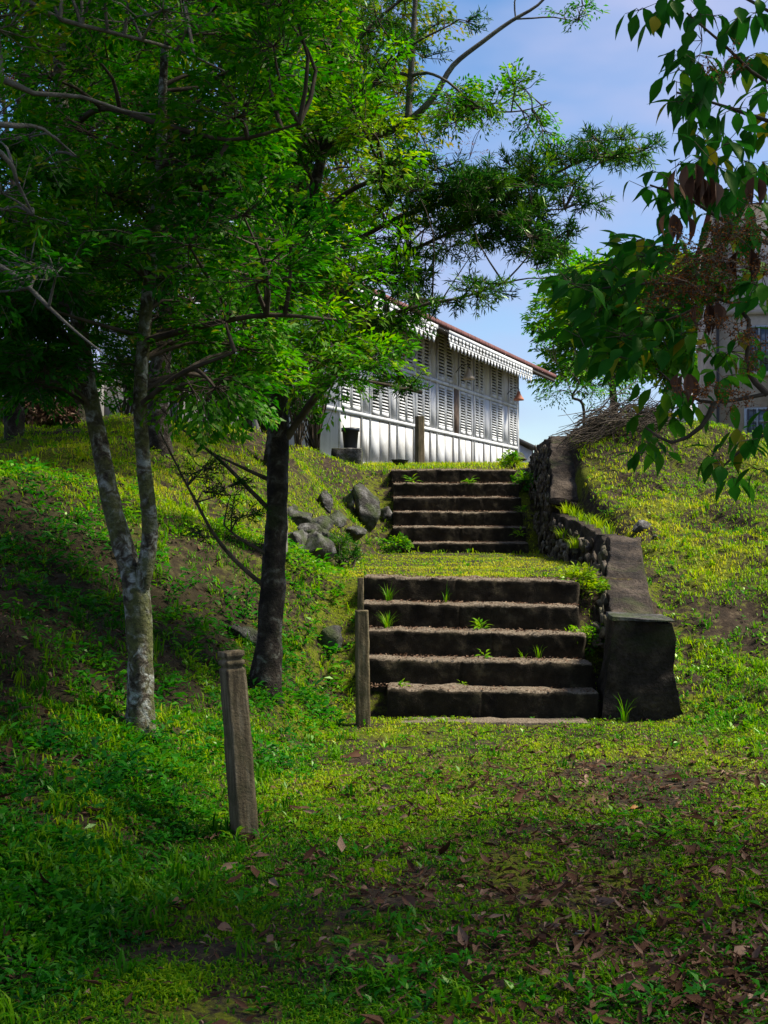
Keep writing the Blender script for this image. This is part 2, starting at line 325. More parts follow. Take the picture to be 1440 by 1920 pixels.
def green_prob(X, Y):
    q = xyz(X, Y); a = fbm(q, 1.3, 3, 31); b = fbm(q, 6, 2, 33)
    p = .6+.65*a+.6*b
    path = (1-sm((ip(Y, XLd)-X)/.8))*(1-sm((X-ip(Y, XRd))/.8))
    worn = path*(-.22+.58*sm((6.-Y)/2.6)*(.4+.6*sm((X+.6)/1.2)))*(Y < 10)
    dark = sm((ip(Y, XLd)-X-.2)/.8)*sm((11-Y)/2)*.8
    return np.clip(p-worn-dark+.35*sm((Y-10.5)/1.5)+.3*sm((X-2.2)/.5)*sm((Y-8)/1.5), .03, 1)
def build_grass():
    qb = QB()
    # short turf of path and landing, tufts of the banks
    for n, y0, y1, pw, kind in ((520000, 3.2, 22, 1.65, 0), (60000, 3.2, 20, 1.7, 1), (26000, 16, 34, 1.2, 2)):
        X, Y = sample(n, y0, y1, pw); g = free(X, Y) & (R.random(n) < green_prob(X, Y)); X = X[g]; Y = Y[g]; n = len(X)
        dl = ip(Y, XLd)-X; dr = X-ip(Y, XRd); bank = np.maximum(sm(dl/.7), sm(dr/.7))
        cl = vn(xyz(X, Y)*3.1, 55)
        if kind == 1:
            kk = R.random(n) < .3+.7*bank; X, Y, bank, cl = X[kk], Y[kk], bank[kk], cl[kk]; n = len(X)
        if kind == 0: L = R.uniform(.014, .032, n)*(1+.9*bank+.5*np.clip(cl, 0, 1)); W = R.uniform(.0035, .007, n)*(1+.05*Y)
        elif kind == 1: L = .8* R.uniform(.04, .085, n)*(.42+1.1*bank+.5*np.clip(cl, 0, 1)); W = R.uniform(.004, .008, n)*(1+.06*Y)
        else: L = R.uniform(.05, .11, n); W = R.uniform(.01, .017, n)
        lit = .34+.13*(1-bank)*sm((X+1.2)/.8)+.22*sm((Y-6)/3)+.16*sm((Y-10.3)/1)  # sunlit areas get a yellower, brighter tint: sunlight put into the grass colour
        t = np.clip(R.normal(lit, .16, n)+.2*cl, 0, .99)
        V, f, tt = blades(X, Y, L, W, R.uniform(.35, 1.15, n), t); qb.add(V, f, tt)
    nt_ = 3600; X, Y = sample(nt_, 3.3, 20, 1.6); dl = ip(Y, XLd)-X; dr = X-ip(Y, XRd); bank = np.maximum(sm((dl+.3)/.5), sm((dr+.1)/.5)); g = free(X, Y) & (R.random(nt_) < .03+.85*bank) & (fbm(xyz(X, Y), .9, 2, 61) > -.35); X = X[g]; Y = Y[g]; m = 15
    sz = np.repeat(R.uniform(.6, 1.35, len(X)), m); tc_ = np.repeat(R.normal(0, .12, len(X)), m); X = np.repeat(X, m); Y = np.repeat(Y, m); n = len(X); X = X+R.normal(0, .022, n)*sz; Y = Y+R.normal(0, .022, n)*sz
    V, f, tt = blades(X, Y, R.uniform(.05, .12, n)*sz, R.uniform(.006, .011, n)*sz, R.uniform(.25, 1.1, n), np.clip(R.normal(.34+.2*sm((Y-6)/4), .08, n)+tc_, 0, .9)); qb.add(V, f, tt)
    tag(qb.build('grass', M['grass']), 'short yellow-green grass over the path, landing and both banks', 'grass', kind='stuff')
def build_weeds():
    qb = QB(); n = 50000
    X, Y = sample(n, 3.3, 20, 1.6); dl = ip(Y, XLd)-X; dr = X-ip(Y, XRd); bank = np.maximum(sm((dl+.25)/.6), sm((dr-.0)/.6))
    cl = fbm(xyz(X, Y), 1.7, 2, 77); g = free(X, Y) & (R.random(n) < np.clip(.06+.75*bank, 0, 1)*np.clip(.5+1.*cl, .04, 1)*(1-.6*sm((dl-.5)/.9)*sm((10.5-Y)/2))); X = X[g]; Y = Y[g]; n = len(X)
    k = 7; Z = height(X, Y); S = R.uniform(.6, 1.5, n)
    base = np.stack([X, Y, Z], -1); base = np.repeat(base, k, 0); s = np.repeat(S, k); m = n*k
    a = R.uniform(0, 2*np.pi, m); el = R.uniform(.1, 1.1, m); hgt = R.uniform(0, .03, m)*s
    ax = np.stack([np.cos(a)*np.cos(el), np.sin(a)*np.cos(el), np.sin(el)], -1)
    base = base+ax*[1, 1, 0]*(.01*s)[:, None]+np.array([0, 0, 1])*hgt[:, None]
    nrm = np.tile([0, 0, 1.], (m, 1))+R.normal(0, .3, (m, 3))
    t = np.clip(R.normal(.42, .14, m)+np.repeat(.2*cl[g]+.2*sm((Y-7)/4)-.16*sm((6.2-Y)/1.5), k), 0, 1)  # tint drops in the foreground: canopy shade put into the weed colour
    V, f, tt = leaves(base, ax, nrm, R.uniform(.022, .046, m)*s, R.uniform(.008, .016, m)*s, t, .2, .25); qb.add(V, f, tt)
    n = 3000; Y = R.uniform(4.2, 11.5, n); X = ip(Y, XLd)-R.uniform(.05, 3.6, n); kp = (fbm(xyz(X, Y), 1.5, 3, 123) > R.uniform(-.55, .45, n)) & (np.abs(X) < .42*Y+.4) & free(X, Y); X = X[kp]; Y = Y[kp]; n = len(X); k = 9; m = n*k
    S = np.repeat(R.uniform(.6, 1.7, n), k); base = np.repeat(np.stack([X, Y, height(X, Y)], -1), k, 0); a = R.uniform(0, 6.28, m); el = R.uniform(.0, .9, m)
    ax = np.stack([np.cos(a)*np.cos(el), np.sin(a)*np.cos(el), np.sin(el)], -1); base = base+ax*[1, 1, 0]*(R.uniform(0, .05, m)*S)[:, None]+np.array([0, 0, 1])*(R.uniform(0, .07, m)*S)[:, None]
    V, f, tt = leaves(base, ax, np.tile([0, 0, 1.], (m, 1))+R.normal(0, .3, (m, 3)), R.uniform(.03, .055, m)*S, R.uniform(.012, .022, m)*S, np.clip(np.repeat(R.normal(.28, .12, n)+.3*sm((Y-8.5)/2.5), k)+R.normal(0, .08, m), 0, 1), .15, .3); qb.add(V, f, tt)
    tag(qb.build('ground_cover', M['weed']), 'low broad-leaved weeds covering the banks', 'weeds', kind='stuff')
def build_litter():
    qb = QB(); n = 60000; X, Y = sample(n, 3.2, 12, 1.9); right = sm((X+.3)/1.6)
    cl = fbm(xyz(X, Y), 1.1, 2, 99); p = np.clip(.15+.95*right*sm((9.5-Y)/2.5)+.75*sm((-X-.9)/.8)+.4*cl, .04, 1)*(1-.75*sm((Y-8.5)/1.5)); g = free(X, Y) & (R.random(n) < p); X = X[g]; Y = Y[g]; n = len(X)
    base = np.stack([X, Y, height(X, Y)+R.uniform(.004, .022, n)], -1); a = R.uniform(0, 2*np.pi, n)
    ax = np.stack([np.cos(a), np.sin(a), R.normal(0, .22, n)], -1); nrm = np.tile([0, 0, 1.], (n, 1))+R.normal(0, .45, (n, 3))
    L = R.gamma(3., .0105, n)+.012; W = L*R.uniform(.12, .42, n)
    V, f, tt = bigleaf(base, ax, nrm, L, W, np.clip(R.normal(.4, .25, n), 0, 1), R.uniform(-.35, .3, n), .35, 3); qb.add(V, f, tt)
    # grit and crumbs on the treads
    m = 4200; k = R.integers(0, 11, m); lo = k < 5; Yt = np.where(lo, 9.27+.27*k, 16.41+.3*(k-5)); Xt = np.where(lo, R.uniform(-.13, 1.6, m), R.uniform(.12, 1.9, m)); d = R.random(m)**1.5*.24+.01
    Zt = np.where(lo, .205+.2*k-.016*(Xt-.7), 1.225+.2095*(k-5))+.006; Yt = Yt+d-.05*(Xt-.7)*lo
    a = R.uniform(0, 6.28, m); ax = np.stack([np.cos(a), np.sin(a), R.normal(0, .3, m)], -1)
    V, f, tt = leaves(np.stack([Xt, Yt, Zt], -1), ax, np.tile([0, 0, 1.], (m, 1))+R.normal(0, .6, (m, 3)), R.uniform(.01, .035, m), R.uniform(.006, .016, m), np.clip(R.normal(.8, .2, m), 0, 1), .3, 0.); qb.add(V, f, tt)
    tag(qb.build('leaf_litter', M['deadleaf']), 'scattered dry brown leaf litter lying on the path and steps', 'leaf litter', kind='stuff')

# ---------------------------------------------------------------- single fallen leaves
def bigleaf(base, ax, nrm, L, W, tint, curl=.1, fold=.2, seg=5):
    n = len(base); ax = ax/np.linalg.norm(ax, axis=1)[:, None]; s = np.cross(nrm, ax); s /= np.linalg.norm(s, axis=1)[:, None]+1e-9; u = np.cross(ax, s)
    L = np.broadcast_to(L, (n,))[:, None]; W = np.broadcast_to(W, (n,))[:, None]; curl = np.broadcast_to(curl, (n,))[:, None]
    prof = [.0, .72, 1., .78, .34, 0.] if seg == 5 else [0, 1, .6, 0]
    rows = []
    for i, w in enumerate(prof):
        t = i/(len(prof)-1); c = base+ax*L*(t-.12*t*t)-u*L*curl*t*t*1.6
        rows += [c+s*W*.5*w+u*W*fold*w, c, c-s*W*.5*w+u*W*fold*w]
    V = np.stack(rows, 1).reshape(-1, 3); k = len(rows); fs = []
    for i in range(len(prof)-1):
        for j in (0, 1): fs.append([i*3+j, i*3+j+1, i*3+j+4, i*3+j+3])
    Fq = (np.arange(n)[:, None, None]*k+np.array(fs)[None]).reshape(-1, 4)
    return V, Fq, np.repeat(tint, k)
build_grass(); build_weeds(); build_litter()
def fallen():
    spec = [(1290, 1697, 'orange', 'yellow-orange fallen leaf lying on the grass at lower right of the path', .08, .03),
            (1035, 1712, 'tan', 'broad tan fallen leaf lying flat on the middle of the path', .085, .05),
            (1180, 1520, 'orange', 'small orange fallen leaf in the grass below the stone pier', .07, .035),
            (1210, 1850, 'rust', 'long rust-coloured fallen leaf near the bottom edge of the path', .11, .03),
            (342, 1700, 'tan', 'tan fallen leaf standing on edge in the grass left of the path', .07, .04),
            (408, 1752, 'tan', 'pale brown fallen leaf lying in front of the tan one at left', .07, .04),
            (1325, 1645, 'rust', 'large curled brown fallen leaf at the right side of the path', .1, .05),
            (1380, 1530, 'rust', 'dark curled fallen leaf by the right edge among brown litter', .11, .045),
            (1085, 1600, 'tan', 'narrow pale fallen leaf curled on the middle of the path', .07, .028),
            (1100, 1765, 'pale', 'whitish fallen leaf lying in dim grass low on the path', .07, .025)]
    cm = {'orange': (.42, .17, .02), 'tan': (.24, .12, .06), 'rust': (.16, .065, .035), 'pale': (.3, .25, .2)}
    mats = {k: solid('fallen_leaf_'+k, (lambda c: (lambda nt: mix(nt, noise(nt, 45).outputs[0], tuple(v*.6 for v in c), c)))(c), .6) for k, c in cm.items()}
    for px, py, c, lab, L, W in spec:
        Y = CZ*F/(py-HY); x = (px-720)/F*Y; z = H1(x, Y)+.022; a = R.uniform(-.5, .5)+(math.pi if R.random() < .5 else 0)
        V, f, t = bigleaf(np.array([[x, Y, z]]), np.array([[math.cos(a), math.sin(a), .1]]), np.array([[R.normal(0, .3), -.5, 1.]]), L, W, np.array([.5]), .25, .3)
        tag(mesh('fallen_leaf', V, f, mats[c], smooth=True), lab, 'fallen leaf', 'fallen leaves on the path')
fallen()

# ---------------------------------------------------------------- steps
def rough_box(x0, x1, y0, y1, z0, z1, nx, ny, nz, amp, seed, bev=.012, f=None):
    """closed rounded box of displaced grids"""
    V = []; Fc = []; n = 0
    def face(U, W, fn, flip=False):
        nonlocal n
        u = np.linspace(0, 1, U); w = np.linspace(0, 1, W); A, B = np.meshgrid(u, w, indexing='ij'); V.append(fn(A, B).reshape(-1, 3)); g = grid_faces(U, W)+n
        Fc.append(g[:, ::-1] if flip else g); n += U*W
    L = lambda a, b, t: a+(b-a)*t
    face(nx, ny, lambda A, B: np.stack([L(x0, x1, A), L(y0, y1, B), 0*A+z1], -1))
    face(nx, nz, lambda A, B: np.stack([L(x0, x1, A), 0*A+y0, L(z0, z1, B)], -1))
    face(nx, nz, lambda A, B: np.stack([L(x0, x1, A), 0*A+y1, L(z0, z1, B)], -1), True)
    face(ny, nz, lambda A, B: np.stack([0*A+x1, L(y0, y1, A), L(z0, z1, B)], -1))
    face(ny, nz, lambda A, B: np.stack([0*A+x0, L(y0, y1, A), L(z0, z1, B)], -1), True)
    V = np.concatenate(V); c = np.array([(x0+x1)/2, (y0+y1)/2, (z0+z1)/2]); h = np.array([(x1-x0)/2, (y1-y0)/2, (z1-z0)/2])
    q = (V-c); e = np.abs(q)-(h-bev); over = (e > 0).sum(1); q = np.where((e > 0) & (over[:, None] > 1), np.sign(q)*(h-bev*.35), q); V = c+q
    if f is not None: V = f(V)
    V = V+amp*np.stack([fbm(V, 9, 3, seed), fbm(V, 9, 3, seed+5), fbm(V, 9, 3, seed+9)], -1)+amp*.8*np.stack([0*V[:, 0], fbm(V, 2.5, 2, seed+2), fbm(V, 2.5, 2, seed+3)], -1)
    return V, np.concatenate(Fc)
def flight(label, cx, y0, n, tr, z0, zr, first_x0, x0, x1, rot, tilt, loc):
    t = empty('staircase', loc, label, 'stairs')
    for k in range(n):
        a = first_x0 if k == 0 else x0+R.uniform(-.015, .015); ys = y0+k*tr; zt = z0+(k+1)*zr if isinstance(zr, float) else zr[k]
        zb = zt-.26; zs = zt
        mid = R.uniform(.4, .6)*(x1-a)+a
        for (xa, xb, dz, dy) in ((a, x1+R.uniform(-.02, .02), 0, 0),):
            def fn(V):
                w = V.copy(); r = V[:, 0]-cx; w[:, 1] = V[:, 1]-rot*r+.012*np.exp(-((V[:, 0]-mid)/.008)**2)*(V[:, 1] < ys+.05); w[:, 2] = V[:, 2]-tilt*r+dz; return w
            V, Fc = rough_box(xa, xb, ys, ys+tr+.05, zb, zs, 150, 20, 20, .011, 11*k+3, .016, fn)
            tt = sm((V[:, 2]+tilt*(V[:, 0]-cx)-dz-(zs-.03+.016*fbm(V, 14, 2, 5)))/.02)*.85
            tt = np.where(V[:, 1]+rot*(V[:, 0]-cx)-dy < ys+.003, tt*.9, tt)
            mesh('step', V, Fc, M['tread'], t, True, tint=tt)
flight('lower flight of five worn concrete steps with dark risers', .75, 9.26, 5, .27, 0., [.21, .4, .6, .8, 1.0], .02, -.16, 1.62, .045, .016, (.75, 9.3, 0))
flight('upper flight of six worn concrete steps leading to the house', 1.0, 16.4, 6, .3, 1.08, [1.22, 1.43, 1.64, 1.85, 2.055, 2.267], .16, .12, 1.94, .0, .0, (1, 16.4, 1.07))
V, Fc = rough_box(.1, 1.5, 8.97, 9.2, -.1, .016, 40, 10, 5, .006, 71, .02)
tag(mesh('paving_slab', V, Fc, M['tread'], smooth=True, tint=np.full(len(V), .75)), 'pale gritty paving strip set in the ground before the lowest step', 'paving slab')

# ---------------------------------------------------------------- parapets
def loft(secs, nper=10, nface=12, amp=.015, seed=4, cap_front=True, cap_back=True):
    """secs: (Y, XbL, XtL, XtR, XbR, ztop, zbot)"""
    S = np.array(secs, float); t = np.linspace(0, len(S)-1, (len(S)-1)*nper+1); A = np.stack([np.interp(t, np.arange(len(S)), S[:, j]) for j in range(7)], 1)
    rings = []
    for (Y, bl, tl, tr_, br, zt, zb) in A:
        q = [(bl, zb), (tl, zt), (tr_, zt-.02), (br, zb)]; r = []
        for i in range(3):
            for u in np.arange(nface)/nface: r.append((q[i][0]*(1-u)+q[i+1][0]*u, Y, q[i][1]*(1-u)+q[i+1][1]*u))
        r.append((q[3][0], Y, q[3][1])); rings.append(r)
    G = np.array(rings); nu, nv = G.shape[:2]; V = G.reshape(-1, 3); Fc = [grid_faces(nu, nv)]; n = len(V); VV = [V]
    for idx, on in ((0, cap_front), (-1, cap_back)):
        if not on: continue
        r = G[idx]; le = r[:nface+1]; ri = r[2*nface:][::-1]; k = len(le)
        w = np.linspace(0, 1, 10)[None, :, None]; cap = le[:, None]*(1-w)+ri[:, None]*w; VV.append(cap.reshape(-1, 3)); g = grid_faces(k, 10)+n; Fc.append(g if idx == 0 else g[:, ::-1]); n += k*10
    V = np.concatenate(VV); Fc = np.concatenate(Fc)
    V = V+amp*np.stack([fbm(V, 5, 4, seed), fbm(V, 5, 4, seed+5), fbm(V, 5, 4, seed+9)*.7], -1); return V, Fc
import bmesh
def ico(sub=2):
    bm = bmesh.new(); bmesh.ops.create_icosphere(bm, subdivisions=sub, radius=1); v = np.array([x.co[:] for x in bm.verts]); f = np.array([[q.index for q in p.verts] for p in bm.faces]); bm.free(); return v, f
ICO2, ICO3 = ico(2), ico(3)
def rockshape(seed, cuts=9, sub=3, rough=.08, lo=.45, hi=.85):
    v, f = (ICO3 if sub == 3 else ICO2); v = v.copy(); g = np.random.default_rng(seed)
    for _ in range(cuts):
        d = g.normal(0, 1, 3); d /= np.linalg.norm(d); h = g.uniform(lo, hi); s = v@d; v = v-np.clip(s-h, 0, None)[:, None]*d
    v = v*(1+rough*fbm(v+seed, 2.5, 3, seed))[:, None]; return v, f
def facing(name, parent, ylist, inner, size=.17, thick=.06, seed=5):
    g = np.random.default_rng(seed); VV = []; FF = []; n = 0; ys = np.arange(ylist[0], ylist[1], .05); hs = np.array([inner(q, 1)[1]-inner(q, 0)[1] for q in ys]); area = hs.sum()*.05
    for _ in range(int(area/(size*size*.26))):
        y = g.choice(ys, p=hs/hs.sum())+g.uniform(-.03, .03); u = g.uniform(.0, .93); x, z = inner(y, u); v, f = rockshape(int(g.integers(1e6)), 16, 2, .12, .35, .85)
        w = size*g.uniform(.2, .55); h = size*g.uniform(.15, .42); th = g.normal(.5, .5); p = v*np.array([thick*g.uniform(.3, 1.), w, h]); p = np.stack([p[:, 0], p[:, 1]*math.cos(th)-p[:, 2]*math.sin(th), p[:, 1]*math.sin(th)+p[:, 2]*math.cos(th)], -1)+np.array([x, y, z])
        VV.append(p); FF.append(f+n); n += len(v)
    return mesh(name, np.concatenate(VV), np.concatenate(FF), M['stone'], parent, False)
def lower_parapet():
    t = empty('parapet', (2, 9.3, 0), 'lower sloping stone parapet with square end pier beside the bottom steps', 'parapet wall')
    V, Fc = loft([(9.2, 1.61, 1.73, 2.15, 2.26, .735, -.15), (9.66, 1.66, 1.76, 2.17, 2.3, .745, -.15)], 16, 26, .028, 3)
    mesh('end_pier', V, Fc, M['concrete'], t, True)
    V, Fc = loft([(9.66, 1.7, 1.78, 2.12, 2.24, .7, -.15), (10.4, 1.78, 1.90, 2.24, 2.36, .92, .1), (11.08, 1.9, 2.03, 2.34, 2.45, 1.13, .6), (11.12, 1.9, 2.04, 2.31, 2.45, 1.09, .6), (12.0, 2.03, 2.20, 2.49, 2.58, 1.36, .8),
        (12.25, 2.05, 2.22, 2.45, 2.6, 1.28, .8), (13.2, 2.06, 2.22, 2.42, 2.6, 1.42, .8), (14.3, 2.05, 2.2, 2.42, 2.6, 1.5, .8), (15.6, 2.04, 2.14, 2.4, 2.6, 1.62, .8)], 14, 20, .03, 8)
    mesh('wall_body', V, Fc, M['concrete'], t, True)
    Ys = [9.3, 10.4, 11.1, 12, 15.6]
    def inner(y, u): 
        bl = np.interp(y, Ys, [1.64, 1.78, 1.9, 2.03, 2.04]); tl = np.interp(y, Ys, [1.73, 1.90, 2.03, 2.2, 2.14]); zt = np.interp(y, [9.3, 9.66, 12, 12.3, 15.6], [.7, .68, 1.3, 1.26, 1.6]); zb = np.interp(y, [9.3, 10.4, 15.6], [0, .9, 1.0])
        zb = min(zb, zt-.2); return bl+(tl-bl)*u-.015, zb+(zt-zb)*u
    facing('stone_facing', t, (9.75, 15.5), inner, .24, .055, 5)
    V, Fc = loft([(9.17, 1.71, 1.72, 2.18, 2.19, .762, .735), (9.68, 1.74, 1.75, 2.19, 2.2, .77, .742)], 12, 10, .012, 13)
    o = mesh('coping', V, Fc, M['rock'], t, True)  # paler than the pier: sky reflection on its flat top put into the colour
lower_parapet()
def upper_parapet():
    t = empty('parapet', (2.3, 15.6, 1.1), 'tall upper stone parapet with smooth sloping cement cap beside the top steps', 'parapet wall')
    V, Fc = loft([(15.62, 2.06, 2.14, 2.5, 2.62, 1.80, 1.0), (16.2, 2.07, 2.21, 2.6, 2.72, 2.16, 1.0), (16.9, 2.09, 2.3, 2.72, 2.85, 2.52, 1.1), (17.45, 2.1, 2.38, 2.78, 2.9, 2.71, 1.3), (17.7, 2.1, 2.39, 2.78, 2.9, 2.73, 1.5), (18.8, 2.12, 2.32, 2.7, 2.9, 2.67, 1.8)], 16, 22, .04, 31)
    mesh('wall_body', V, Fc, M['concrete'], t, True)
    def inner(y, u):
        bl = 2.06+(y-15.6)*.02; tl = np.interp(y, [15.6, 17.45, 18.8], [2.12, 2.36, 2.3]); zt = np.interp(y, [15.62, 16.2, 16.9, 17.45, 18.8], [1.74, 2.1, 2.46, 2.66, 2.62]); zb = np.interp(y, [15.6, 16.4, 18], [1.05, 1.1, 2.1]); return bl+(tl-bl)*u-.02, zb+(zt-zb)*u
    facing('stone_facing', t, (15.7, 18.7), inner, .2, .035, 9)
    V, Fc = rough_box(2.1, 2.62, 15.35, 15.62, 1.72, 1.78, 16, 8, 4, .01, 50, .01, lambda v: v+np.stack([0*v[:, 0], 0*v[:, 0], -(v[:, 0]-2.1)*.14], -1))
    mesh('coping', V, Fc, M['concrete'], t, True)
upper_parapet()

# ---------------------------------------------------------------- rocks
def rock(px, py, Y, sx, sy, sz, label, seed, rot=0., name='rock', grp='rocks of the left bank'):
    v, f = rockshape(seed, 22, 3, .07, .38, .82)
    if name == 'rock' and grp != 'stones in the yard': Y = hit(px, py+sz/Y*F*.55, 8.8)+sy*.45
    c = P(px, py, Y); v = v*[sx*1.45, sy*1.45, sz*1.4]; a = rot
    v = np.stack([v[:, 0]*math.cos(a)-v[:, 2]*math.sin(a), v[:, 1], v[:, 0]*math.sin(a)+v[:, 2]*math.cos(a)], -1)
    v = v+.022*np.stack([fbm(v*11+k, 1, 4, seed+k) for k in range(3)], -1)
    tag(mesh(name, v+c, f, M['rock'], smooth=False), label, 'rock', grp)
rock(688, 965, 15.2, .2, .18, .34, 'tallest pale grey rock leaning beside the landing, left of the upper steps', 21, .35)
rock(722, 968, 15.6, .09, .12, .12, 'small brownish rock between the tall pale rock and the upper steps', 22)
rock(612, 945, 14.6, .09, .12, .16, 'narrow grey rock upright in the bank above the dark boulder', 23, -.2)
rock(560, 975, 13.2, .17, .16, .15, 'grey rock just right of the dark tree trunk', 24)
rock(585, 1035, 12.6, .24, .2, .17, 'dark low boulder at the foot of the rock group', 25)
rock(600, 985, 13.6, .2, .16, .14, 'flat tilted slab of rock lying on top of the dark boulder', 26, .3)
rock(655, 945, 15.4, .1, .12, .13, 'mossy rock left of the tallest pale rock', 27)
rock(637, 1020, 13., .12, .12, .09, 'small rock under the low shrub at the landing edge', 30)
for i, (x_, y_, a_, b_) in enumerate(((575, 1000, .16, .14), (630, 975, .14, .12), (660, 1000, .12, .14), (610, 1010, .15, .1), (700, 940, .1, .12), (555, 1015, .13, .13), (672, 930, .1, .1))):
    rock(x_, y_, 13.5, a_, .15, b_, ['dark rock between the boulder and the flat slab', 'upright brown rock in the middle of the rock group', 'rough rock just left of the foot of the tallest rock', 'broken stone between the low shrub and dark boulder', 'small stone behind the top of the tallest rock', 'leftmost low rock by the dark trunk', 'little stone at the upper edge of the rock group'][i], 60+i, .25*(i % 3-1))
rock(622, 1200, 9.9, .12, .14, .17, 'lone grey rock in the bank between dark tree and steps', 28, .3)
rock(452, 1185, 9.3, .06, .1, .13, 'thin pale slab poking from the bank left of the dark trunk', 29, .9)
rock(545, 965, 13.6, .08, .1, .1, 'small pale rock peeping from behind the dark trunk', 33)
rock(1205, 990, 14.5, .09, .09, .07, 'small grey rock in the right bank above the sloping parapet', 34, grp='rocks of the right bank')
rock(1225, 1008, 14.2, .08, .08, .05, 'flat dark rock just below the small grey one on the right bank', 35, grp='rocks of the right bank')
rock(966, 858, 21, .17, .15, .1, 'grey stone in the grass in front of the far house corner', 36, grp='stones in the yard')

# ---------------------------------------------------------------- posts
def taper(z0, z1, w0, w1, d0, d1, seed, cuts=(), n=7, nz=130, amp=.0025):
    zs = np.linspace(z0, z1, nz); t = (zs-z0)/(z1-z0); rings = []
    for z, u in zip(zs, t):
        w = (w0+(w1-w0)*u)/2; d = (d0+(d1-d0)*u)/2
        for (ca, cb) in cuts:
            if ca < z < cb: w *= .8; d *= .8
        r = []
        cs = [(-w, -d), (w, -d), (w, d), (-w, d)]
        for i in range(4):
            a, b = cs[i], cs[(i+1) % 4]
            for k in range(n):
                q = k/n; x = a[0]+(b[0]-a[0])*q; y = a[1]+(b[1]-a[1])*q
                if k == 0: x *= .975; y *= .975
                r.append((x, y, z))
        rings.append(r)
    G = np.array(rings); m = 4*n; V = G.reshape(-1, 3); V = V+amp*np.stack([fbm(V*[1, 1, .25], 40, 3, seed), fbm(V*[1, 1, .25], 40, 3, seed+3), 0*V[:, 0]], -1)
    I, J = np.meshgrid(np.arange(nz-1), np.arange(m), indexing='ij'); J2 = (J+1) % m; Fc = [list(q) for q in np.stack([I*m+J, I*m+J2, (I+1)*m+J2, (I+1)*m+J], -1).reshape(-1, 4)]
    Fc.append([(nz-1)*m+j for j in range(m)]); return V, Fc
def post(px, py, Y, h, w, label, rz, lx=0, ly=0, cuts=(), seed=3, mat='post', group=None, top=None):
    V, Fc = taper(-.12, h, w, w*.92 if top is None else top, w, w*.92 if top is None else top, seed, cuts)
    o = mesh('wooden_post', V, Fc, M[mat]); c = P(px, py, Y); o.location = c; o.rotation_euler = (lx, ly, rz); tag(o, label, 'post', group); return o
post(460, 1565, 5.72, .86, .105, 'nearest weathered wooden post with grooved top, leaning left at the path edge', .5, -.03, -.07, ((.78, .795), (.822, .832)), 3)
post(681, 1360, 8.85, .83, .098, 'dark upright wooden post at the left foot of the lower steps', .15, 0, -.012, (), 13)
post(676, 1150, 10.0, .29, .05, 'short pale wooden stake beside the upper two of the lower steps', .1, 0, 0, (), 17)
post(787, 876, 24, 1.0, .15, 'mossy squared post standing in front of the white house', .4, 0, 0, (), 19)
post(22, 1110, 9.2, .28, .045, 'small dark stake in the shaded left bank', .3, 0, .05, (), 23)

# ---------------------------------------------------------------- foliage tools
def twigs(qb, a, b, r0, r1):
    n = len(a); d = b-a; d /= np.linalg.norm(d, axis=1)[:, None]+1e-9; s = np.cross(d, [.2, .1, .97]); s /= np.linalg.norm(s, axis=1)[:, None]+1e-9; u = np.cross(d, s)
    ring = []
    for c, r in ((a, r0), (b, r1)):
        r = np.broadcast_to(r, (n,))[:, None]
        for k in range(3): an = k*2.094; ring.append(c+s*math.cos(an)*r+u*math.sin(an)*r)
    V = np.stack(ring, 1).reshape(-1, 3); f = np.array([[0, 1, 4, 3], [1, 2, 5, 4], [2, 0, 3, 5]])
    qb.add(V, (np.arange(n)[:, None, None]*6+f).reshape(-1, 4))
def unit(v): return v/(np.linalg.norm(v, axis=-1, keepdims=True)+1e-9)
def sprays(lq, tq, pos, dr, L, m, leafL, leafW, tint, flat=.6, droop=.35, spread=.9):
    """flat leafy sprays: a twig with leaves either side"""
    n = len(pos); dr = unit(dr); up = np.tile([0, 0, 1.], (n, 1))+R.normal(0, .35, (n, 3)); side = unit(np.cross(dr, up)); nor = np.cross(side, dr)
    L = np.broadcast_to(L, (n,)); end = pos+dr*L[:, None]-np.array([0, 0, 1])*(L*droop*.5)[:, None]
    mid = pos+dr*L[:, None]*.5
    twigs(tq, pos, mid, .0035, .0025); twigs(tq, mid, end, .0025, .001)
    t = (np.arange(m)+.5)/m; t = .12+.88*t; T = np.tile(t, n); k = np.repeat(np.arange(n), m); sg = np.tile(np.where(np.arange(m) % 2, 1., -1.), n)
    # broad spray: leaves sit on short side shoots
    off = R.random(n*m)*spread*.42*L[k]*np.sin(np.pi*np.clip(T*.9+.1, 0, 1))
    D = dr[k]; S = side[k]; N = nor[k]
    b = pos[k]+D*(L[k]*T)[:, None]-np.array([0, 0, 1])*(L[k]*droop*.5*T*T)[:, None]+S*(sg*off)[:, None]+D*(off*.5)[:, None]+N*R.normal(0, .015, n*m)[:, None]
    ax = D*.75+S*(sg*R.uniform(.4, 1.1, n*m))[:, None]+N*R.normal(0, .3, n*m)[:, None]-np.array([0, 0, .25])
    nm = N+R.normal(0, .35, (n*m, 3))
    tt = np.clip(np.repeat(tint, m)+R.normal(0, .12, n*m)+(R.random(n*m) < .03)*.6, 0, 1)
    V, f, tt = leaves(b, ax, nm, leafL*R.uniform(.5, 1.3, n*m), leafW*R.uniform(.6, 1.3, n*m), tt, .18, .12); lq.add(V, f, tt)
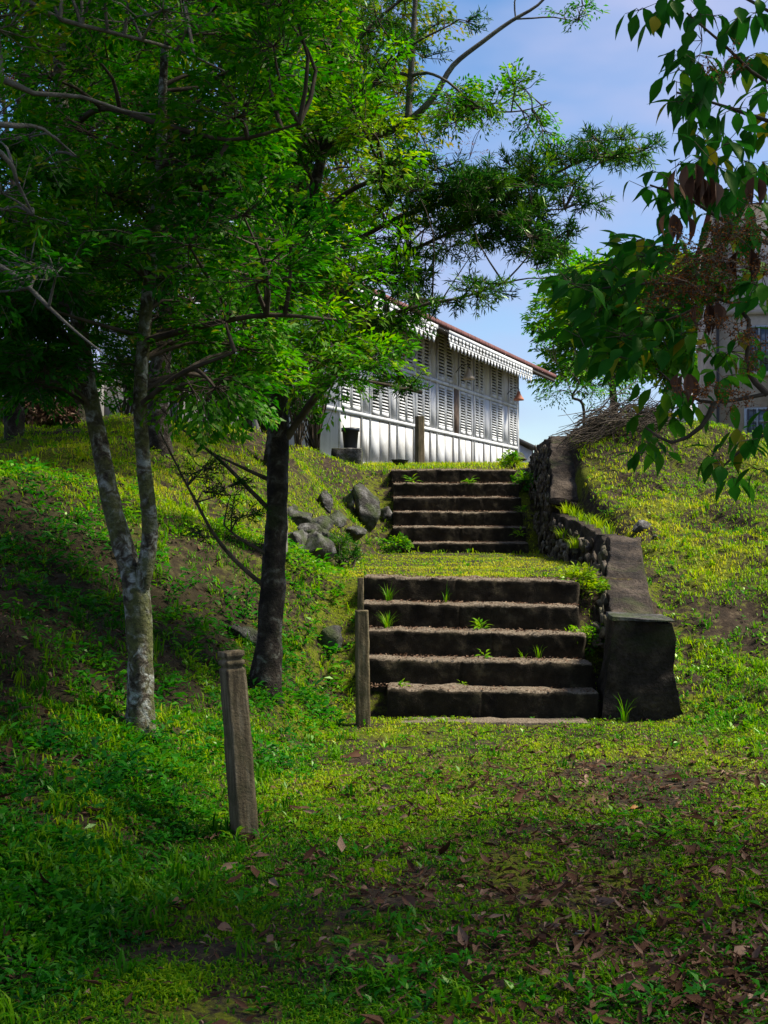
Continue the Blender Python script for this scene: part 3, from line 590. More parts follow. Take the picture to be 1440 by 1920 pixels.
def needles(lq, tq, pos, dr, L, ntuft, leafL, leafW, tint):
    """shoots carrying whorls of narrow leaves"""
    n = len(pos); dr = unit(dr); L = np.broadcast_to(L, (n,)); end = pos+dr*L[:, None]
    twigs(tq, pos, end, .004, .002); m = ntuft; k = np.repeat(np.arange(n), m); T = R.random(n*m)**.7
    b = pos[k]+dr[k]*(L[k]*T)[:, None]; rad = unit(R.normal(0, 1, (n*m, 3))); ax = dr[k]*R.uniform(.2, 1., n*m)[:, None]+rad*.95
    V, f, tt = leaves(b, ax, unit(R.normal(0, 1, (n*m, 3))+[0, 0, 1.]), leafL*R.uniform(.7, 1.15, n*m), leafW, np.clip(np.repeat(tint, m)+R.normal(0, .14, n*m), 0, 1), .12, .1); lq.add(V, f, tt)
class Tree:
    def __init__(s, name, loc, label, cat, group=None): s.root = empty(name, loc, label, cat, group); s.w = QB(); s.tw = QB(); s.l = QB(); s.l2 = QB(); s.sk = []
    def limb(s, pts, r, sides=10, step=.06, bump=.12, thin=False):
        V, f, p = tube(np.asarray(pts), r, sides, step, bump, int(abs(pts[0][0])*100)+3); (s.tw if thin else s.w).add(V, f); s.sk.append(p); return p
    def reach(s, c, r0=.014):
        """a thin branch from the nearest limb to a leaf clump"""
        best = None
        for p in s.sk[:s.nsk]:
            d = np.linalg.norm(p-c, axis=1)+.9*np.clip(p[:, 2]-c[2]+.1, 0, None); i = int(d.argmin())
            if best is None or d[i] < best[0]: best = (d[i], p[i])
        a = best[1]; L = np.linalg.norm(c-a); m = a*.5+c*.5+R.normal(0, .08, 3)*L+np.array([0, 0, .1*L])
        V, f, p = tube(np.array([a, m, c]), [r0, r0*.7, r0*.35], 5, .12, 0); s.tw.add(V, f); return a
    def clumps(s, cs, nspray, m, leafL, leafW, kind='spray', L=.35, tint=.5, tsd=.16, to2=False, r0=.014, squash=.38, droop=.35, reach=True):
        s.nsk = len(s.sk)
        for (c, r) in cs:
            c = np.asarray(c); a = s.reach(c, r0) if reach else c-np.array([0, .2, .3])
            n = max(2, int(nspray*R.uniform(.7, 1.3))); q = unit(R.normal(0, 1, (n, 3)))*(R.random(n)**.5)[:, None]*r*np.array([1, 1, squash]); pos = c+q*.75
            out = unit(c-a); dr = unit(q*1.3+out*r*.6+np.array([0, 0, -.05*r])+R.normal(0, .15*r, (n, 3)))
            ti = np.clip(np.full(n, tint)+R.normal(0, tsd*.5)+R.normal(0, tsd*.5, n), 0, 1); LL = L*R.uniform(.6, 1.2, n)
            lq = s.l2 if to2 else s.l
            twigs(s.tw, np.repeat(c[None], n, 0), pos, .004, .003)
            if kind == 'spray': sprays(lq, s.tw, pos, dr, LL, m, leafL, leafW, ti, droop=droop)
            else: needles(lq, s.tw, pos, dr, LL, m, leafL, leafW, ti)
    def build(s, mt, mtw, ml, ml2=None):
        if s.w.v: s.w.build('trunk', mt, s.root, True)
        if s.tw.v: s.tw.build('branches', mtw, s.root)
        if s.l.v: s.l.build('crown', ml, s.root)
        if s.l2.v: s.l2.build('crown', ml2, s.root)
def cloud(n, px, py, Y, r, ok=None):
    out = []
    while len(out) < n:
        x, y, d = R.uniform(*px), R.uniform(*py), R.uniform(*Y)
        if ok is None or ok(x, y): out.append((P(x, y, d), R.uniform(*r)))
    return out

# ---- twin-stemmed pale tree
def treeA():
    T = Tree('twin_stemmed_tree', P(262, 1400, 6.8), 'twin-stemmed tree with pale lichen-blotched bark on the left bank', 'tree')
    T.limb(PL([(258, 1480, 6.8), (262, 1400, 6.8), (264, 1300, 6.8), (263, 1200, 6.8), (256, 1110, 6.8), (238, 1050, 6.82), (208, 940, 6.85), (182, 810, 6.9), (160, 690, 6.9), (145, 580, 6.95), (128, 420, 7), (118, 260, 7), (110, 100, 7), (112, -120, 7), (120, -500, 7.1)]),
           [.15, .1, .074, .07, .074, .058, .052, .048, .046, .044, .042, .039, .036, .03, .015], 20, .03, .1)
    T.limb(PL([(257, 1140, 6.8), (272, 1070, 6.76), (281, 990, 6.74), (270, 880, 6.72), (263, 760, 6.7), (268, 640, 6.68), (284, 480, 6.6), (300, 300, 6.6), (306, 120, 6.6), (320, -150, 6.6)]), [.042, .046, .044, .04, .038, .036, .032, .028, .022, .015], 16, .03, .1)
    for l in ([(118, 250, 7), (190, 200, 6.6), (300, 230, 6.3), (430, 260, 6.2), (560, 230, 6.2)], [(128, 420, 7), (230, 380, 7.3), (380, 330, 7.6), (540, 300, 7.8)], [(145, 560, 6.95), (60, 480, 6.5), (-60, 380, 6.2)],
              [(268, 640, 6.7), (380, 610, 6.4), (500, 590, 6.3), (640, 600, 6.4)], [(263, 760, 6.7), (340, 700, 6.4), (440, 660, 6.2)], [(110, 100, 7), (20, 60, 6.5), (-90, 40, 6.2)], [(110, 60, 7), (260, -40, 7), (450, -80, 7)]):
        T.limb(PL(l), np.linspace(.022, .007, len(l)), 6, .08, .1, thin=True)
    dk = lambda x, y: (y < 620-.12*x) and not (140 < y < 250 and 190 < x < 270)
    T.clumps(cloud(84, (-60, 560), (-90, 680), (5.9, 7.8), (.22, .36), dk), 15, 26, .062, .022, L=.27, tint=.45, droop=.3)
    T.clumps(cloud(72, (0, 1020), (-800, -130), (6, 9.5), (.3, .45)), 9, 16, .085, .036, L=.34, tint=.45, r0=.006)  # unseen upper crown above the frame, added to shade the left bank
    T.clumps(cloud(20, (-60, 150), (540, 730), (6.2, 7.6), (.2, .3)), 13, 26, .06, .022, L=.24, tint=.35)
    T.clumps(cloud(16, (290, 480), (590, 740), (6.2, 7.2), (.16, .26)), 11, 24, .056, .021, L=.22, tint=.5)
    T.build(M['bark_pale'], M['twig'], M['leafA'])
treeA()
# ---- dark-trunked tree with narrow leaves
def treeB():
    T = Tree('dark_trunk_tree', P(498, 1290, 8.5), 'dark-barked tree whose narrow-leaved branches reach right across the sky', 'tree')
    T.limb(PL([(490, 1350, 8.5), (498, 1290, 8.5), (505, 1200, 8.5), (514, 1060, 8.5), (520, 920, 8.5), (521, 790, 8.5), (518, 660, 8.5), (540, 550, 8.6), (567, 440, 8.7), (600, 300, 8.8), (618, 160, 8.8), (640, 0, 8.8), (650, -200, 8.8)]),
           [.2, .125, .09, .079, .075, .073, .066, .052, .043, .037, .032, .026, .015], 20, .035, .13)
    T.limb(PL([(518, 660, 8.5), (480, 540, 8.6), (420, 430, 8.7), (385, 370, 8.8), (415, 290, 8.9), (440, 150, 9)]), [.055, .045, .04, .036, .03, .018], 10, .05, .15)
    limbs = [[(538, 820, 8.5), (590, 745, 8.4), (650, 680, 8.3), (706, 605, 8.2), (790, 572, 8.2), (870, 556, 8.2), (945, 530, 8.2)],
             [(525, 740, 8.5), (600, 600, 8.7), (680, 520, 8.8), (770, 470, 8.8), (860, 430, 8.8), (960, 400, 8.8), (1060, 390, 8.8)],
             [(540, 550, 8.6), (640, 470, 8.7), (740, 410, 8.8), (850, 375, 8.9), (940, 365, 9), (1020, 335, 9), (1090, 300, 9), (1160, 280, 9), (1215, 275, 9)],
             [(567, 440, 8.7), (650, 360, 8.6), (740, 330, 8.5), (830, 345, 8.5), (930, 350, 8.5)],
             [(600, 300, 8.8), (680, 180, 8.8), (760, 90, 8.7), (850, 40, 8.7)], [(620, 140, 8.8), (700, 40, 8.8), (800, -40, 8.8)],
             [(650, 680, 8.3), (720, 700, 8.2), (790, 735, 8.1)],
             [(960, 400, 8.8), (1010, 440, 8.7), (1050, 480, 8.6)]]
    for l in limbs: T.limb(PL(l), np.linspace(.03 if l is limbs[0] else .024, .005, len(l)), 7, .07, .12, thin=True)
    # bare lower twigs to the left
    for l in ([(514, 965, 8.5), (455, 905, 8.4), (415, 865, 8.3), (360, 820, 8.2), (300, 765, 8.1)], [(510, 1112, 8.5), (440, 1050, 8.4), (400, 1000, 8.3), (375, 955, 8.2), (335, 880, 8.1), (300, 810, 8)], [(516, 905, 8.5), (440, 870, 8.5), (400, 850, 8.5)], [(512, 1045, 8.5), (450, 1010, 8.4), (420, 985, 8.4)]):
        T.limb(PL(l), np.linspace(.017, .005, len(l)), 6, .06, .15, thin=True)
    def band(cs, w, n, r=(.1, .18)):
        out = []; cs = np.array(cs, float); d = np.r_[0, np.cumsum(np.linalg.norm(np.diff(cs[:, :2], axis=0), axis=1))]
        for _ in range(n):
            t = R.uniform(0, d[-1]); x = np.interp(t, d, cs[:, 0]); y = np.interp(t, d, cs[:, 1]); Y = np.interp(t, d, cs[:, 2]); tp = 1-.55*t/d[-1]
            out.append((P(x+R.normal(0, w*.4), y+R.normal(0, w*.55)*tp, Y+R.normal(0, .22)), R.uniform(*r)*tp))
        return out
    k = dict(kind='needle', L=.12, tint=.5, tsd=.3, r0=.007)
    T.clumps(band(limbs[0][3:], 34, 15, (.09, .15)), 9, 15, .06, .0085, **k)
    T.clumps(band(limbs[1][2:], 88, 46), 9, 16, .075, .0095, **k)
    T.clumps(band(limbs[2][3:], 52, 44), 10, 16, .075, .0095, **k)
    T.clumps(band(limbs[3][2:], 60, 30), 10, 18, .075, .0095, **k)
    T.clumps(band(limbs[7], 55, 22, (.1, .16)), 10, 18, .07, .0095, **k)
    T.clumps(band(limbs[6][1:], 18, 5, (.07, .1)), 8, 15, .06, .0085, **k)
    T.clumps(band(limbs[4], 80, 24), 9, 15, .055, .0085, **k); T.clumps(band(limbs[5], 70, 14), 9, 15, .055, .0085, **k)
    T.clumps(cloud(9, (350, 480), (800, 1010), (8.1, 8.5), (.08, .13), lambda x, y: abs(y-(560+1.05*x)) < 110) , 7, 12, .055, .0085, **{**k, 'tint': .25})
    T.clumps(cloud(9, (600, 690), (985, 1030), (9, 9.2), (.01, .02)), 0, 1, .01, .01, **k) if False else None
    b = dict(L=.25, tsd=.22)
    T.clumps(cloud(15, (555, 730), (585, 730), (7.6, 8.5), (.17, .27), lambda x, y: y < 900-.3*x), 13, 24, .056, .02, to2=True, tint=.42, **b)
    T.clumps(cloud(18, (480, 740), (420, 560), (7.7, 9), (.2, .3), lambda x, y: x+y < 1240), 13, 26, .058, .02, to2=True, tint=.45, **b)
    T.clumps(cloud(20, (430, 720), (180, 430), (8, 9.6), (.2, .32)), 14, 26, .06, .021, to2=True, tint=.5, **b)
    T.clumps(cloud(16, (420, 720), (-60, 190), (8, 9.6), (.22, .34)), 14, 26, .06, .021, to2=True, tint=.45, **b)
    T.build(M['bark_dark'], M['twig'], M['needle'], M['leafB'])
    return T
treeB()
# ---- grey branch tree whose bough crosses above the house
def treeC():
    T = Tree('grey_bough_tree', (-.92, 10.6, H1(-.92, 10.6)), 'tree with a smooth grey bough curving up against the sky at top centre', 'tree')
    T.limb(np.vstack([[(-.92, 10.6, H1(-.92, 10.6)-.2)], PL([(520, 760, 10.5), (512, 560, 10.4), (488, 420, 10.2), (490, 300, 10), (540, 250, 9.6), (620, 262, 9.3), (700, 252, 9), (765, 225, 8.8), (812, 180, 8.7), (850, 120, 8.7), (905, 75, 8.7), (960, 35, 8.7), (1010, 5, 8.7), (1050, -40, 8.7)])]),
           [.09, .08, .075, .068, .055, .04, .035, .034, .03, .022, .019, .016, .013, .01, .006], 10, .06, .08)
    T.limb(PL([(765, 228, 8.8), (770, 150, 8.8), (775, 60, 8.8), (782, -60, 8.8)]), [.028, .024, .021, .016], 8, .06, .08)
    T.limb(PL([(770, 140, 8.8), (800, 133, 8.7), (840, 150, 8.6), (880, 185, 8.6), (920, 205, 8.6), (980, 205, 8.6), (1035, 188, 8.6)]), [.014, .011, .009, .008, .006, .005, .003], 6, .06, .08)
    T.limb(PL([(965, 32, 8.7), (1000, 30, 8.7), (1040, 28, 8.7), (1085, 38, 8.7)]), [.007, .006, .005, .003], 5, .06)
    T.limb(PL([(968, 30, 8.7), (966, 0, 8.7), (975, -30, 8.7)]), [.006, .006, .004], 5, .06)
    T.limb(PL([(770, 140, 8.8), (740, 133, 8.8), (700, 150, 8.8), (660, 200, 8.8)]), [.012, .01, .008, .006], 6, .06)
    b = dict(L=.2, tsd=.2, r0=.006)
    T.clumps(cloud(9, (820, 930), (170, 225), (8.3, 8.9), (.09, .15)), 9, 22, .045, .018, tint=.55, **b)
    T.clumps(cloud(7, (930, 1055), (135, 215), (8.5, 8.8), (.05, .09)), 6, 16, .042, .017, tint=.5, **{**b, 'L': .15})
    T.clumps(cloud(5, (990, 1030), (200, 250), (8.5, 8.8), (.04, .08)), 5, 14, .042, .014, tint=.3, **{**b, 'L': .14})
    T.clumps(cloud(4, (1040, 1110), (0, 30), (8.5, 8.8), (.05, .08)), 5, 14, .042, .015, tint=.3, **{**b, 'L': .14})
    T.clumps(cloud(9, (730, 900), (200, 300), (8.5, 9.2), (.09, .16)), 6, 16, .042, .015, tint=.45, **b)
    T.build(M['twig_grey'], M['twig'], M['leafB'])
treeC()
# ---- long grey boughs at upper left, rooted out of frame to the left
def treeL():
    T = Tree('left_bough_tree', (-3.3, 4.6, H1(-3.3, 4.6)), 'tree mostly beyond the left edge whose thin pale boughs cross the upper left corner', 'tree')
    T.limb(np.array([(-3.3, 4.6, H1(-3.3, 4.6)-.1), (-3.2, 4.65, 1.6), (-3.05, 4.7, 2.6), (-2.9, 4.8, 3.6), (-2.8, 4.9, 4.8), (-2.6, 5, 6)]), [.14, .12, .11, .1, .08, .03], 12, .08, .1)
    for l in ([(-650, 60, 4.8), (-200, 110, 5), (0, 145, 5.2), (60, 172, 5.3), (150, 178, 5.4), (230, 205, 5.5), (290, 212, 5.5)], [(-450, -120, 4.9), (-100, -60, 5), (50, 0, 5.1), (110, 32, 5.2), (200, 55, 5.3), (330, 90, 5.5), (420, 130, 5.6)],
              [(-600, 170, 4.8), (-250, 200, 5), (0, 231, 5.1), (40, 233, 5.2), (80, 240, 5.3), (140, 290, 5.4)], [(-600, 260, 4.8), (-150, 240, 5), (0, 285, 5.2), (30, 340, 5.3), (60, 400, 5.4)], [(55, 540, 5.4), (90, 575, 5.4), (140, 620, 5.4), (190, 660, 5.4)]):
        if l[0][0] == 55: l = [(-700, 330, 4.8), (-200, 430, 5), (0, 500, 5.3)]+l
        T.limb(PL(l), np.linspace(.019, .004, len(l)), 7, .07, .15, thin=True)
    T.clumps(cloud(26, (-120, 360), (-110, 60), (5, 6), (.16, .28)), 10, 24, .048, .018, L=.22, tint=.5, r0=.008)
    T.clumps(cloud(14, (-100, 120), (180, 560), (5.1, 6), (.16, .26)), 10, 24, .048, .018, L=.22, tint=.35, r0=.008)
    T.build(M['bark_pale'], M['twig_grey'], M['leafA'])
treeL()
# ---- backdrop trees
def back(px, base, Y, lean, label, region, n, rr, lf, mat, tint, m=22, ns=15, trunk=.13, name='backdrop_tree', bark='bark_dark', grp='trees behind the bank', ok=None, dY=1.3, top=-150, tsd=.25):
    c = P(px, base, Y); c[2] = H1(c[0], Y)-.1; n = int(n*.85)
    T = Tree(name, c, label, 'tree', grp)
    pts = [c]; ys = np.linspace(base-60, top, 6)
    for i, y in enumerate(ys): pts.append(P(px+lean*i+R.uniform(-12, 12), y, Y))
    T.limb(np.array(pts), np.linspace(trunk, trunk*.25, len(pts)), 10, .12, .12)
    for i in range(5):
        a = pts[2+i % 4]; e = P(R.uniform(*region[:2]), R.uniform(*region[2:]), Y+R.uniform(-dY, dY)*.6); T.limb(np.array([a, a*.5+e*.5+[0, 0, .2], e]), [trunk*.35, trunk*.22, trunk*.1], 6, .15, .1, thin=True)
    T.clumps(cloud(n, region[:2], region[2:], (Y-dY, Y+dY), rr, ok), ns, m, lf, lf*.42, L=rr[0]*1.1, tint=tint, r0=.02, tsd=tsd)
    T.build(M[bark], M['twig'], M[mat])
back(305, 800, 13, 0, 'slim dark tree behind the twin-stemmed one, dense crown', (120, 520, -80, 620), 70, (.4, .6), .085, 'leafback', .45)
back(30, 790, 14, 5, 'backdrop tree at the left edge with deep green crown', (-120, 260, -80, 700), 70, (.4, .65), .09, 'leafback', .35)
back(512, 860, 15, 22, 'backdrop tree behind the dark trunk, yellow-green crown', (480, 770, -80, 420), 60, (.4, .6), .085, 'leafback', .6, ok=lambda x, y: x < 800-.15*y)
back(150, 780, 17, -4, 'reddish-leaved tree showing through the upper left foliage', (60, 300, 20, 330), 34, (.4, .6), .08, 'leafred', .6, name='reddish_tree')
back(455, 830, 19, 8, 'brown-purple leaved tree above the house roof at left', (540, 760, 220, 600), 40, (.35, .6), .07, 'leafred', .3, name='reddish_tree', m=14, ns=9, ok=lambda x, y: x < 850-.35*y)
back(420, 830, 20, 0, 'farthest backdrop tree, left of the house', (200, 620, -60, 640), 70, (.6, .95), .13, 'leafback', .4, dY=2)
back(748, 860, 60, 6, 'airy fine-twigged tree rising behind the roof against the sky', (720, 930, 210, 520), 40, (.9, 1.6), .11, 'leafred', .25, name='airy_tree', m=14, ns=9, dY=2, trunk=.18, top=230, tsd=.3, grp=None, ok=lambda x, y: x < 1040-.35*y)
back(1160, 830, 54, 0, 'bright green rounded tree beyond the right bank', (1060, 1290, 490, 690), 105, (1.05, 1.65), .31, 'leafB', .55, name='rounded_tree', dY=2, trunk=.2, grp=None, top=520, m=24, ns=16, ok=lambda x, y: x > 1075 or y > 540)
# drooping airy skirt of that tree is its own small tree in front
back(1085, 830, 50, -2, 'thin feathery tree at the skirt of the bright rounded tree', (1030, 1190, 620, 740), 30, (.7, 1.1), .14, 'leafB', .25, name='feathery_tree', dY=1.5, trunk=.07, grp=None, top=640, m=12, ns=9)

# ---- shrubs near the house corner and the rock group
def shrub(px, py, Y, w, h, label, n, kind='spray', mat='leafB', tint=.45, stems=7, lf=.05, name='shrub', m=14, ns=6):
    c = P(px, py, Y); c[2] = H1(c[0], c[1])-.03; T = Tree(name, c, label, 'shrub'); T.sk = []
    for _ in range(stems):
        e = c+np.array([R.normal(0, w*.4), R.normal(0, w*.4), h*R.uniform(.6, 1)]); T.limb(np.array([c+[R.normal(0, .03), 0, 0], (c+e)/2+R.normal(0, .03, 3), e]), [.014, .01, .005], 5, .1, .1)
    T.clumps([(c+np.array([R.normal(0, w*.45), R.normal(0, w*.45), h*R.uniform(.35, 1.05)]), R.uniform(.1, .2)*max(w, .6)) for _ in range(n)], ns, m, lf, lf*(.4 if kind == 'spray' else .16), kind=kind, L=.22*max(w, .5), tint=tint, r0=.005)
    T.build(M['twig'], M['twig'], M[mat])
shrub(650, 1030, 12.6, .26, .3, 'low narrow-leaved shrub beside the rocks at the landing', 12, 'needle', 'needle', .6, lf=.07, m=15)
shrub(590, 855, 19, .55, 1.9, 'tangled shrub of bare and leafy stems left of the plant pot', 34, 'spray', 'leafback', .45, 34, .08)
shrub(505, 845, 19.5, 1., 2.2, 'tangled shrub behind the dark trunk below the trees', 40, 'spray', 'leafback', .35, 34, .09)
shrub(410, 830, 19, .9, 1.5, 'tangled shrub at the top of the bank between the two main trees', 40, 'spray', 'leafback', .35, 34, .09)
shrub(130, 780, 17, .5, 1.2, 'clump of thin brown stems at the top of the left bank', 14, 'spray', 'leafback', .3, 40, .07)
shrub(235, 800, 20, .9, 1.5, 'dark leafy shrub in front of the grey wall between the pale stems', 34, 'spray', 'leafback', .2, 16, .1)
shrub(335, 810, 20, .9, 1.6, 'dark leafy shrub right of the pale stems on the bank top', 34, 'spray', 'leafback', .15, 16, .1)
shrub(560, 850, 18.3, .5, 1.1, 'dark leafy shrub just right of the dark trunk at the bank top', 22, 'spray', 'leafback', .25, 14, .08)
shrub(0, 770, 16.5, .9, 1.6, 'dense dark shrub at the left end of the bank top', 22, 'spray', 'leafA', .3, 12, .09)
shrub(960, 868, 18.6, .15, .22, 'leafy weed clump at the right end of the top step', 9, 'spray', 'weed', .7, 6, .06)
shrub(1100, 1200, 9.95, .1, .2, 'bright weed clump between the lower steps and the parapet', 9, 'spray', 'weed', .7, 6, .05)
shrub(1085, 1130, 10.5, .09, .18, 'second weed clump against the parapet beside the topmost of the lower steps', 8, 'spray', 'weed', .7, 6, .05)
shrub(975, 905, 17.8, .12, .2, 'leafy weed growing out of the upper steps by the tall parapet', 8, 'spray', 'weed', .6, 5, .06)
shrub(745, 1010, 16.2, .14, .2, 'weed patch at the left foot of the upper steps', 8, 'spray', 'weed', .6, 5, .06)
def tuft(px, py, Y, n, L, label, tint=.6, W=.007, z=None, spread=.03, lean=(.25, 1.)):
    c = P(px, py, Y)
    if z is not None: c[2] = z
    r, s, up = frame(n, np.tile([0, 0, 1.], (n, 1))); p = c+r*R.uniform(0, spread, n)[:, None]; LL = L*R.uniform(.55, 1.1, n)[:, None]; ln = R.uniform(*lean, n)[:, None]
    rows = []
    for t in (0, .35, .7, 1.): 
        q = p+up*LL*(t-.38*ln*t*t)+r*LL*ln*t*t*.75; w = W*.5*(1-t**2*.95); rows += [q-s*w, q+s*w]
    V = np.stack(rows, 1).reshape(-1, 3); i = np.arange(n)[:, None, None]*8; f = (i+np.array([[0, 1, 3, 2], [2, 3, 5, 4], [4, 5, 7, 6]])).reshape(-1, 4)
    tag(mesh('grass_tuft', V, f, M['grass'], tint=np.repeat(np.clip(R.normal(tint, .1, n), 0, 1), 8)), label, 'grass tuft', 'grass tufts growing on the steps')
tuft(727, 1172, 9.95, 42, .2, 'spiky grass tuft on the left of the third step of the lower flight', .5, z=.6)
tuft(728, 1125, 10.25, 26, .2, 'thin grass tuft at left against the topmost riser of the lower flight', .42, z=.8)
tuft(835, 1125, 10.25, 10, .2, 'few long grass blades left of centre against the topmost lower riser', .4, z=.8)
tuft(1010, 1235, 9.75, 12, .14, 'sparse blades on the right of the second lowest step', .4, z=.4)
tuft(980, 1230, 9.75, 9, .1, 'little tuft in the shade of the right-centre riser', .4, z=.4)
tuft(1170, 1335, 9.1, 16, .28, 'long grass blades growing in front of the stone pier', .4, z=.0)
tuft(1180, 870, 16.8, 30, .3, 'grass tuft on the mound below the brush pile', .7, z=H1(3.36, 16.8))
for i, (x_, y_, zz_) in enumerate(((2.32, 12.6, 1.36), (2.3, 13.1, 1.42), (2.3, 13.6, 1.46), (2.28, 14.2, 1.5), (2.3, 14.8, 1.56), (2.26, 15.2, 1.6), (2.1, 13.4, 1.2), (2.12, 14.4, 1.3))):
    q_ = (x_*F/y_+720, HY-(zz_-CZ)*F/y_); tuft(q_[0], q_[1], y_, 46, .2, ['grass mop hanging over the parapet top just behind the sloping cap', 'grass mop on the parapet top, second behind the sloping cap', 'grass mop midway along the rubble parapet top', 'grass mop beyond the middle of the rubble parapet top', 'grass mop on the parapet top nearing the tall wall', 'grass mop at the foot of the tall parapet', 'grass sprouting from the lower face of the rubble parapet', 'grass sprouting from the face of the rubble parapet near the tall wall'][i], .66, .007, None, .09, (.5, 1.3))
def weed(px, py, Y, z, n, label, s=1.):
    c = P(px, py, Y); c[2] = z; a = R.uniform(0, 6.28, n); el = R.uniform(.2, 1.2, n); ax = np.stack([np.cos(a)*np.cos(el), np.sin(a)*np.cos(el), np.sin(el)], -1)
    b = c+ax*R.uniform(0, .06, n)[:, None]*s; V, f, t = bigleaf(b, ax, np.tile([0, 0, 1.], (n, 1))+R.normal(0, .2, (n, 3)), .065*s*R.uniform(.7, 1.2, n), .02*s, np.clip(R.normal(.75, .1, n), 0, 1), .3, .15)
    tag(mesh('weed', V, f, M['weed'], tint=t), label, 'weed', 'weeds growing on the steps')
weed(900, 1170, 9.95, .61, 34, 'broad-leaved weed in the middle of the third lower step', 1.1)
weed(908, 1198, 9.7, .41, 16, 'smaller broad-leaved weed just below the middle one', .9)
weed(752, 1280, 9.45, .2, 16, 'weed at the left end of the lowest riser', .9)
weed(868, 1272, 9.5, .21, 12, 'tiny weed on the lowest tread near its centre', .7)
weed(1105, 1300, 9.35, .1, 24, 'weed by the right end of the lowest step', 1.1)
weed(440, 1560, 5.6, H1(-.68, 5.6), 12, 'small round-leaved weed at the foot of the nearest post', .9)
for (px, py, Y, lab) in ((985, 900, 17.6, 'weed at the right end of the fifth upper step'), (980, 960, 17.0, 'weed at the right end of the third upper step'), (975, 1005, 16.5, 'weed low at the right of the upper steps'), (770, 905, 17.5, 'weed near the left end of the second upper step from the top'), (880, 907, 17.6, 'tiny weed in the middle of the upper flight near its top')):
    weed(px, py, Y, 1.45-(py-985)/F*Y, 22, lab, 1.5)

